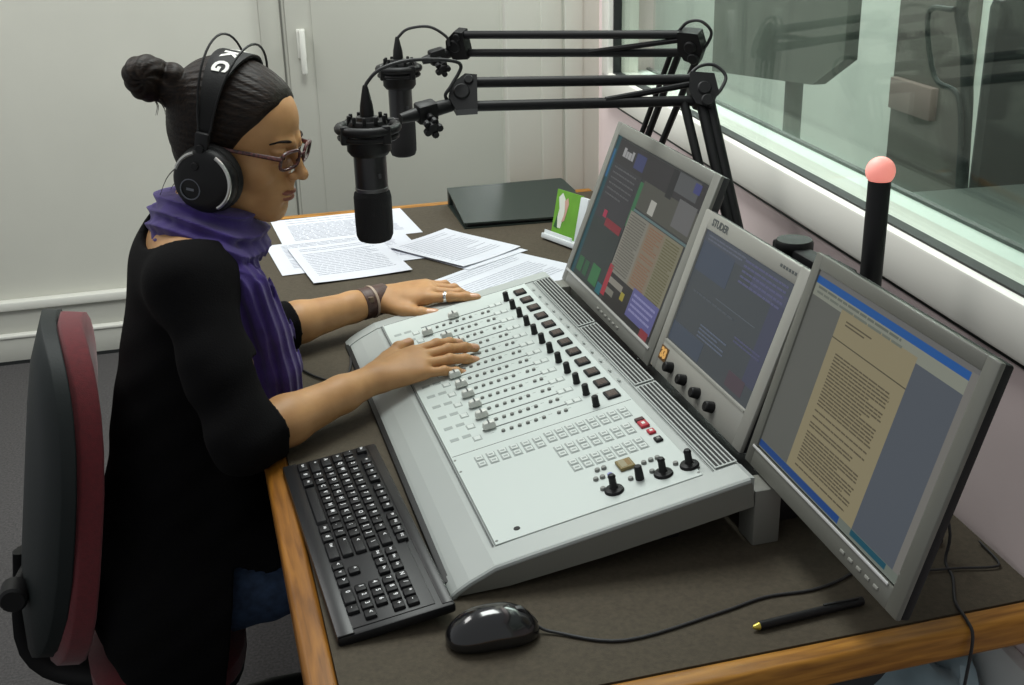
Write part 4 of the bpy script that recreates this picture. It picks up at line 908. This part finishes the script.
for E_, W_, t in ((ELR, WRR, .20), (ELL, WRL, .26)):                                  # cuffs
    c = E_+(W_-E_)*t; b = plane_cut(tf, c, W_-E_); X, Y, Z = tf.pts((slice(None),)*3)
    near = ((X-c[0])**2+(Y-c[1])**2+(Z-c[2])**2) < .012; tf.d = np.where(near, np.maximum(tf.d, b), tf.d)
X, Y, Z = tf.pts((slice(None),)*3); b = np.minimum((X+.104+(Z-.47)*-.18), (.505+.010*np.sin(40*X)-Z))+0*Y; tf.d = np.maximum(tf.d, b.astype(np.float32)); tf.d = np.maximum(tf.d, (X+.022+0*Y+0*Z).astype(np.float32)*(Z < .66)+(Z >= .66)*-1)   # hem on the thighs
tf.put(ell((-.104,.890,1.060), (.080,.110,.060)), .006, cut=True); tf.put(ell((-.060,.93,1.06), (.075,.085,.06)), .006, cut=True)                                                      # wide neckline
tf.d = np.maximum(tf.d, (.262-Z+0*X+0*Y).astype(np.float32))
P, F = tf.mesh(); TOPM = mat('black_knit', (.0028,.0026,.0030), .92, bump=.35, bscale=420, spec=.12)
np_obj('top', P, F, [TOPM], person)
# ------------------------------------------------------------------ jeans
jf = Field(steps((-.12,.30,.005)), steps((.74,1.12,.005)), steps((.06,.60,.005)))
for lg in legs:
    for p in lg[:-1]: jf.put(grow(p, .007), .03)
X, Y, Z = jf.pts((slice(None),)*3); jf.d += (.0022*np.sin(90*X+40*Z)*np.sin(50*Y+20*X)).astype(np.float32); jf.d = np.maximum(jf.d, (.085-Z+0*X+0*Y).astype(np.float32)); jf.d = np.maximum(jf.d, (-.115-X+0*Y+0*Z).astype(np.float32)); 
P, F = jf.mesh(); np_obj('jeans', P, F, [mat('denim', s2l(44,62,88), .85, var=.35, vscale=60, bump=.4, bscale=700)], person)
SHOE = mat('shoe_black', (.012,.012,.012), .5)
for sy in (-1, 1):
    an = np.array((.245,.93+sy*.095,.085)); mb = MB(); b = bmesh.new(); bmesh.ops.create_uvsphere(b, u_segments=24, v_segments=14, radius=1)
    for v in b.verts:
        x_, y_, z_ = v.co; v.co = V((an[0]+.055+x_*.120, an[1]+y_*(.043-.006*x_), .004+max(0, z_+.35)*.062*(1-.25*x_)))
    mb.bm(b, 0, True); obj('shoe', mb, SHOE, person)
# ------------------------------------------------------------------ scarf
sf = Field(steps((-.20,.09,.002)), steps((.74,1.09,.002)), steps((.735,1.135,.002)))
loop = []
for k in range(20):
    a = 2*math.pi*k/20; c_, s_ = math.cos(a), math.sin(a)                            # a = 0 at the throat
    loop.append((np.array((-.070+.052*c_, .93+.070*s_, 1.046-.022*c_+.008*abs(s_))), .027+.005*max(0, c_)))
for k in range(20): (a, ra), (b, rb) = loop[k], loop[(k+1) % 20]; sf.put(cone(a, b, ra, rb), .012)
for k in range(20):
    (a, ra), (b, rb) = loop[k], loop[(k+1) % 20]; sf.put(cone((a-(-.070,.93,1.046))*(1.25,1.32,1)+(-.072,.925,1.026+.004*math.sin(k)), (b-(-.070,.93,1.046))*(1.25,1.32,1)+(-.072,.925,1.026+.004*math.sin(k+1)), ra*.95, rb*.95), .006)
tail = [(-.075,.866,1.032), (-.050,.846,.990), (-.030,.830,.93), (-.014,.820,.875), (-.002,.812,.82), (.004,.806,.778)]; tr_ = [.038,.043,.044,.043,.040,.034]
for p in chain([(-.100,.852,1.046), (-.062,.812,1.020), (-.034,.798,.965), (-.014,.800,.90)], [.026,.032,.035,.034]): sf.put(p, .012)
for p in chain(tail, tr_): sf.put(p, .015)
for p in chain([np.array(t)+(-.002,.045,.0) for t in tail[:5]], [.03,.034,.034,.032,.028]): sf.put(p, .012)
sf.put(cone((-.040,.90,1.03), (-.020,.93,1.01), .034, .034), .02)
X, Y, Z = sf.pts((slice(None),)*3); wt = np.clip((1.02-Z)/.04, 0, 1)
fold_t = .0055*np.abs(np.sin(165*(X*.85+Y*.62)+20*Z+.9*np.sin(20*Z)))+.004*np.sin(60*(X-.5*Y)+9*Z)+.0022*np.sin(260*(X-.6*Y)+32*Z); fold_n = .0080*np.abs(np.sin(120*Z+44*X+20*Y+1.3*np.sin(18*(X+Y))))+.0020*np.sin(230*Z+90*X)
sf.d += (wt*fold_t+(1-wt)*fold_n-.004).astype(np.float32); sf.d = np.maximum(sf.d, (.7515-Z+0*X+0*Y).astype(np.float32))
for ax_ in range(3): sf.d[tuple(0 if i == ax_ else slice(None) for i in range(3))] = 1; sf.d[tuple(-1 if i == ax_ else slice(None) for i in range(3))] = 1
P, F = sf.mesh(); lab_ = np.arange(len(P))
for _ in range(200):                                                    # keep the largest connected piece of cloth
    old = lab_.copy(); np.minimum.at(lab_, F.ravel(), np.repeat(lab_[F].min(1), 4)); lab_ = lab_[lab_]
    if (old == lab_).all(): break
F = F[lab_[F[:,0]] == np.bincount(lab_).argmax()]; used_ = np.unique(F); re_ = np.full(len(P), -1); re_[used_] = np.arange(len(used_)); P, F = P[used_], re_[F]
np_obj('scarf', P, F, [mat('purple_cotton', s2l(52,32,106), .92, var=.18, vscale=50, bump=.5, bscale=500, sheen=.15)], person)
# ------------------------------------------------------------------ worn things
def HV(x, y, z): return V(hd(x, y, z))
hF, hL, hU = V(HF), V(HL), V(HU)
hp_ = thing('headphones', 'big black headphones with silver arcs over her dark hair', 'headphones', tuple(hd(0,0,.14)))
CX, CZ = -.001, -.033                                                    # cup centre in the head's side view
PAD = mat('earpad_black', (.008,.008,.008), .6, spec=.2, bump=.2, bscale=300); BANDM = mat('band_leather_black', (.008,.008,.008), .55, spec=.2, bump=.25, bscale=500); ARC = mat('arc_silver', s2l(196,196,192), .28, metal=.8)
LT = mat('lettering_white', s2l(222,222,216), .5); EMB = mat('emblem_grey', s2l(92,96,104), .4)
BX = lambda z: CX-.006-(z-CZ)*.035                                         # the band leans forward
for sy, nm in ((-1, 'earcup'), (1, 'earcup')):
    o = HV(CX, sy*.074, CZ); ax = hL*sy
    mb = MB(); mb.lathe([(.030,.0),(.047,.001),(.0525,.008),(.0525,.016),(.050,.021)], o, ax, 40); cup = obj(nm, mb, PAD, hp_)
    mb = MB(); mb.lathe([(.0495,.020),(.0505,.024),(.0495,.034),(.044,.041),(.032,.044),(.0,.0455)], o, ax, 40); obj('cup_shell', mb, BLK, cup)
    mb = MB()
    for a0, a1 in ((-52, 66), (112, 165)):
        pts = []
        for k in range(17):
            a = R(a0+(a1-a0)*k/16); pts.append(o+ax*.0395+hF*(.0442*math.cos(a))+hU*(.0442*math.sin(a)))
        mb.tube(pts, .0030, 8, flat=(1,1))
    obj('silver_arc', mb, ARC, cup)
    e = o+ax*.0445-hF*.016-hU*.014; mb = MB(); mb.torus(e, ax, .0155, .0011, 30, 6); mb.box(e, (.012,.001,.004), rot=frame((0,0,0), hF, hL, hU)); obj('emblem', mb, EMB, cup)
    g = HV(BX(.018), sy*.106, .016); mb = MB(); mb.box(g, (.022,.010,.048), .004, rot=frame((0,0,0), hF, hL, hU)); mb.cyl(g+ax*.003, g+ax*.009, .0065, n=14); mb.cyl(HV(BX(-.005)-.004, sy*.113, -.010), HV(BX(-.005)-.004, sy*.121, -.010), .006, n=14); obj('yoke', mb, BLK, hp_)
def band_pt(t, lift=0, dx=0):
    """t from 0 (near cup) to pi (far cup), over the crown"""
    y = -(.098+lift*.5)*math.cos(t); z = .020+(.122+lift)*max(0, math.sin(t))**.8; return HV(BX(z)+dx*(.3+.7*math.sin(t)), y, z)
mb = MB(); pts = [band_pt(math.pi*k/40) for k in range(41)]; bx = (hF-hU*.0).normalized()
vs_ = []; fs_ = []
for i, p in enumerate(pts):
    d = (pts[min(i+1, 40)]-pts[max(i-1, 0)]).normalized(); x_ = (hF-d*hF.dot(d)).normalized(); n_ = d.cross(x_); n_ = -n_ if n_.dot(p-HV(0,0,0)) < 0 else n_
    hw = .009+.017*math.sin(math.pi*i/40)**2
    vs_ += [p+x_*hw+n_*.002, p-x_*hw+n_*.002, p-x_*hw-n_*.002, p+x_*hw-n_*.002]
for i in range(40):
    for k in range(4): fs_.append((i*4+k, i*4+(k+1) % 4, (i+1)*4+(k+1) % 4, (i+1)*4+k))
fs_ += [(0,1,2,3), (160,161,162,163)]
mb.add(vs_, fs_, 0, True); band = obj('headband', mb, BANDM, hp_)
mb = MB()
for ch, i in (('A', 22.4), ('K', 17.7), ('G', 13.1)):
    i0 = int(i); p = pts[i0].lerp(pts[i0+1], i-i0); d = (pts[i0-1]-pts[i0+1]).normalized(); u_ = (hF-d*hF.dot(d)).normalized(); n_ = d.cross(u_)
    v_, f_ = text_mesh(ch, .034, frame(p+n_*.0024, d, u_, n_), .0003, .0012); mb.add(v_, f_)
obj('lettering', mb, LT, band)
for dx, lf in ((-.024,.024), (.026,.018)):
    mb = MB(); mb.tube([HV(BX(.03)+dx*.3, -.107, .028)]+[band_pt(math.pi*k/24, lf*math.sin(math.pi*k/24), dx) for k in range(1, 24)]+[HV(BX(.03)+dx*.3, .107, .028)], .0019, 8); obj('wire_bow', mb, BLK, hp_)
gl_ = thing('eyeglasses', 'narrow reddish-brown patterned eyeglasses on her face', 'eyeglasses', tuple(hd(.1,0,.012)))
FR, t_, b_ = nt('tortoise_frame'); n_ = t_.nodes; l_ = t_.links; tc = n_.new('ShaderNodeTexCoord'); vo = n_.new('ShaderNodeTexNoise'); vo.inputs['Scale'].default_value = 230; l_.new(tc.outputs['Object'], vo.inputs['Vector'])
rp = n_.new('ShaderNodeValToRGB'); rp.color_ramp.elements[0].position = .42; rp.color_ramp.elements[1].position = .62; rp.color_ramp.elements[0].color = (*s2l(44,20,20),1); rp.color_ramp.elements[1].color = (*s2l(96,50,48),1); l_.new(vo.outputs['Fac'], rp.inputs['Fac']); l_.new(rp.outputs['Color'], b_.inputs['Base Color']); b_.inputs['Roughness'].default_value = .3
LENS = glass('lens_glass', (.86,.84,.82), .0)
for sy in (-1, 1):
    c = HV(.1030,sy*.0335,.0055); rx = (hL*sy+hF*-.20).normalized(); ry = (hU+hF*.10).normalized(); pts = []
    for k in range(28):
        a = 2*math.pi*k/28; ca, sa = math.cos(a), math.sin(a); pts.append(c+rx*.0255*math.copysign(abs(ca)**.6, ca)+ry*.0142*math.copysign(abs(sa)**.65, sa))
    mb = MB(); mb.tube(pts, .0027, 8, closed=True); rim = obj('rim', mb, FR, gl_)
    nn = rx.cross(ry).normalized(); mb = MB(); mb.add([p+nn*.0004 for p in pts]+[p-nn*.0004 for p in pts], [tuple(range(28)), tuple(range(28,56))[::-1]]+[(k, (k+1) % 28, 28+(k+1) % 28, 28+k) for k in range(28)]); obj('lens', mb, LENS, rim)
    hx_ = c+rx*.0255+ry*.006; mb = MB(); mb.tube([hx_, hx_+rx*.004-hF*.006, HV(.040,sy*.0745,.013), HV(-.010,sy*.083,.012), HV(-.045,sy*.078,-.006)], [.0040,.0040,.0032,.0028,.0022], 8, sub=5, flat=(1,.6)); obj('temple', mb, FR, gl_)
mb = MB(); mb.tube([HV(.1085,-.0085,.010), HV(.1125,0,.0135), HV(.1085,.0085,.010)], .0019, 8, sub=4)
for sy in (-1, 1): mb.tube([HV(.1075,sy*.009,.006), HV(.104,sy*.0095,-.001)], .0012, 6)
obj('bridge', mb, FR, gl_)
# leather cuff and ring
ad = (WRL-ELL)/np.linalg.norm(WRL-ELL); cc = WRL-ad*.020
cu = thing('wrist_cuff', 'wide brown leather cuff with a thin strap on her far wrist', 'bracelet', tuple(cc))
def sleeve_ring(c, d, r0, r1, w, th, nm, m_, par, up_=(0,0,1)):
    q = []
    for t in (0,1): q.append((r0+(r1-r0)*t, (t-.5)*w))
    mb = MB(); mb.lathe([(q[0][0],q[0][1]),(q[0][0]+th*.8,q[0][1]),(q[0][0]+th,q[0][1]+.001),(q[1][0]+th,q[1][1]-.001),(q[1][0]+th*.8,q[1][1]),(q[1][0],q[1][1])], c, d, 32); return obj(nm, mb, m_, par)
LEA = mat('brown_leather', s2l(74,50,42), .5, var=.2, vscale=60, bump=.4, bscale=260)
sleeve_ring(cc, ad, .0268, .0254, .054, .0032, 'band', LEA, cu)
sleeve_ring(cc-ad*.004, ad, .0298, .0296, .005, .0016, 'strap', mat('strap_pale', s2l(170,150,132), .45), cu); mb = MB(); mb.box(V(cc-ad*.004)+V((-.004,-.028,.014)), (.011,.008,.011), .002); obj('buckle', mb, mat('buckle_bronze', s2l(110,92,76), .35, metal=.6), cu)
rg = thing('finger_ring', 'silver ring on the pointing finger of her far hand', 'ring', (0,0,0))
f_, n_v = ortho((.915,-.365,.150), (-.12,-.14,.98)); s_v = -np.cross(n_v, f_); p0_ = WRL+(f_*.086+s_v*.0255+n_v*.003)*1.06; ang_ = R(4); fd_ = f_*math.cos(R(3))+s_v*math.sin(R(3)); d_ = fd_*math.cos(ang_)-n_v*math.sin(ang_); pr = p0_+d_*.036
rg.location = tuple(pr); sleeve_ring(pr, d_, .0094, .0094, .0055, .0014, 'ring_band', mat('ring_silver', s2l(214,214,210), .22, metal=.9), rg)
# ------------------------------------------------------------------ chair
ch_ = thing('swivel_chair', 'red office chair with a black plastic back shell behind the woman', 'chair', (-.2,.93,0))
REDF = mat('red_fabric', s2l(94,17,25), .92, var=.16, vscale=120, bump=.4, bscale=600, sheen=.2); SHELL = mat('chair_shell_black', (.014,.018,.018), .55, spec=.25, bump=.15, bscale=300)
def pad(name, T, poly_w, h, th, m_, parent, bulge=.0):
    """cushion: rounded outline in x-y of T, thickness along z with a crown"""
    b = bmesh.new(); bmesh.ops.create_cube(b, size=2); bmesh.ops.subdivide_edges(b, edges=b.edges[:], cuts=7, use_grid_fill=True)
    for v in b.verts:
        x_, y_, z_ = v.co; n_ = 2.7 if y_ > 0 or name != 'back_cushion' else 3.5; rr_ = (abs(x_)**n_+abs(y_)**n_)**(1/n_); mx = max(abs(x_), abs(y_)); 
        if rr_ > 1e-6 and mx > 1e-6: k = mx/rr_; x_, y_ = x_*k, y_*k
        e = max(0, 1-mx**6) if abs(z_) > .99 else 0
        v.co = V((x_*poly_w*(1-.10*y_ if name == 'back_cushion' else 1), y_*h, z_*th*(.45+.55*e)+bulge*(x_*x_)))
    mb = MB(); mb.T = T; mb.bm(b, 0, True); return obj(name, mb, m_, parent, False)
bt = R(-11); cy_ = R(4)
bz_ = V((-math.sin(bt)*math.cos(cy_), -math.sin(bt)*math.sin(cy_), math.cos(bt))); bxx = V((-math.sin(cy_), math.cos(cy_), 0)); bnn = bxx.cross(bz_)
Tb = frame((-.368,.93,.625), bxx, bz_, bnn)
pad('back_cushion', Tb @ Matrix.Translation((0,0,.014)), .200, .284, .038, REDF, ch_, .040); pad('back_shell', Tb @ Matrix.Translation((0,-.004,-.020)), .203, .288, .026, SHELL, ch_, .040)
Ts = frame((-.225,.93,.285), (0,1,0), (-1,0,0), (0,0,1)); pad('seat_cushion', Ts, .180, .135, .034, REDF, ch_, -.006); pad('seat_shell', Ts @ Matrix.Translation((0,0,-.030)), .175, .13, .02, SHELL, ch_)
mb = MB(); mb.tube([(-.18,.93,.236), (-.36,.94,.236), (-.452,.945,.31), (-.430,.945,.50)], .020, 10, sub=5, flat=(1.6,.7)); obj('back_bar', mb, BLK, ch_)
mb = MB(); mb.cyl((-.442,.80,.485), (-.442,.845,.485), .022, n=18); mb.cyl((-.442,.84,.485), (-.425,.93,.485), .010, n=12); obj('adjusting_knob', mb, BLK, ch_)
mb = MB(); mb.lathe([(.026,.09),(.026,.20),(.018,.205),(.018,.225),(.05,.235)], (-.19,.93,0), n=22); obj('column', mb, BLK, ch_)
for k in range(5):
    a = 2*math.pi*k/5+.35; d = V((math.cos(a), math.sin(a), 0)); c = V((-.19,.93,0)); mb = MB(); mb.tube([c+V((0,0,.105)), c+d*.15+V((0,0,.095)), c+d*.28+V((0,0,.065))], [.026,.022,.016], 10, sub=3); lg_ = obj('base_leg', mb, BLK, ch_)
    mb = MB(); p = c+d*.28+V((0,0,.027)); t_d = V((-d.y, d.x, 0)); mb.cyl(p-t_d*.022, p-t_d*.004, .0265, n=16); mb.cyl(p+t_d*.004, p+t_d*.022, .0265, n=16); mb.cyl(p, p+V((0,0,.03)), .009, n=8); obj('castor', mb, RUB, lg_)
# ================================================================== light and camera
wld = bpy.data.worlds.new('room_light'); SC.world = wld; wld.use_nodes = True
bg = wld.node_tree.nodes['Background']; bg.inputs['Color'].default_value = (.95,.98,1.0,1); bg.inputs['Strength'].default_value = .41
def area(name, loc, size, power, col=(1,1,1), rot=(0,0,0)):
    l = bpy.data.lights.new(name, 'AREA'); l.shape = 'RECTANGLE'; l.size, l.size_y = size; l.energy = power; l.color = col
    o = bpy.data.objects.new(name, l); COL.objects.link(o); o.location = loc; o.rotation_euler = rot; return o
area('ceiling_fixture', (.35,1.35,2.65), (.6,1.2), 36, (.95,1.0,.96))
area('ceiling_fixture', (-1.0,1.9,2.65), (.6,1.2), 22, (1.0,.99,.96))
area('ceiling_fixture', tuple(wp(2.6,1.0,2.6)), (1.2,.6), 48, (.95,1.0,.97))
area('ceiling_fixture', tuple(wp(5.2,1.0,2.6)), (1.2,.6), 48, (.95,1.0,.97))
cam = bpy.data.cameras.new('camera'); cam.sensor_width = 36; cam.lens = 1180*36/1024; cam.clip_start = .02
co = bpy.data.objects.new('camera', cam); COL.objects.link(co)
rt, dn, fw = V((0.963,-0.270,-0.023)), V((-0.118,-0.344,-0.931)), V((0.243,0.899,-0.363))
fw.normalize(); rt = (rt-fw*rt.dot(fw)).normalized(); dn = fw.cross(rt)
co.matrix_world = frame((-.084,-.964,1.535), rt, -dn, -fw)
SC.camera = co
vs = SC.view_settings; vs.view_transform = 'Standard'; vs.look = 'None'; vs.gamma = 1; vs.use_curve_mapping = False; vs.exposure = 0.0
SC.display_settings.display_device = 'sRGB'
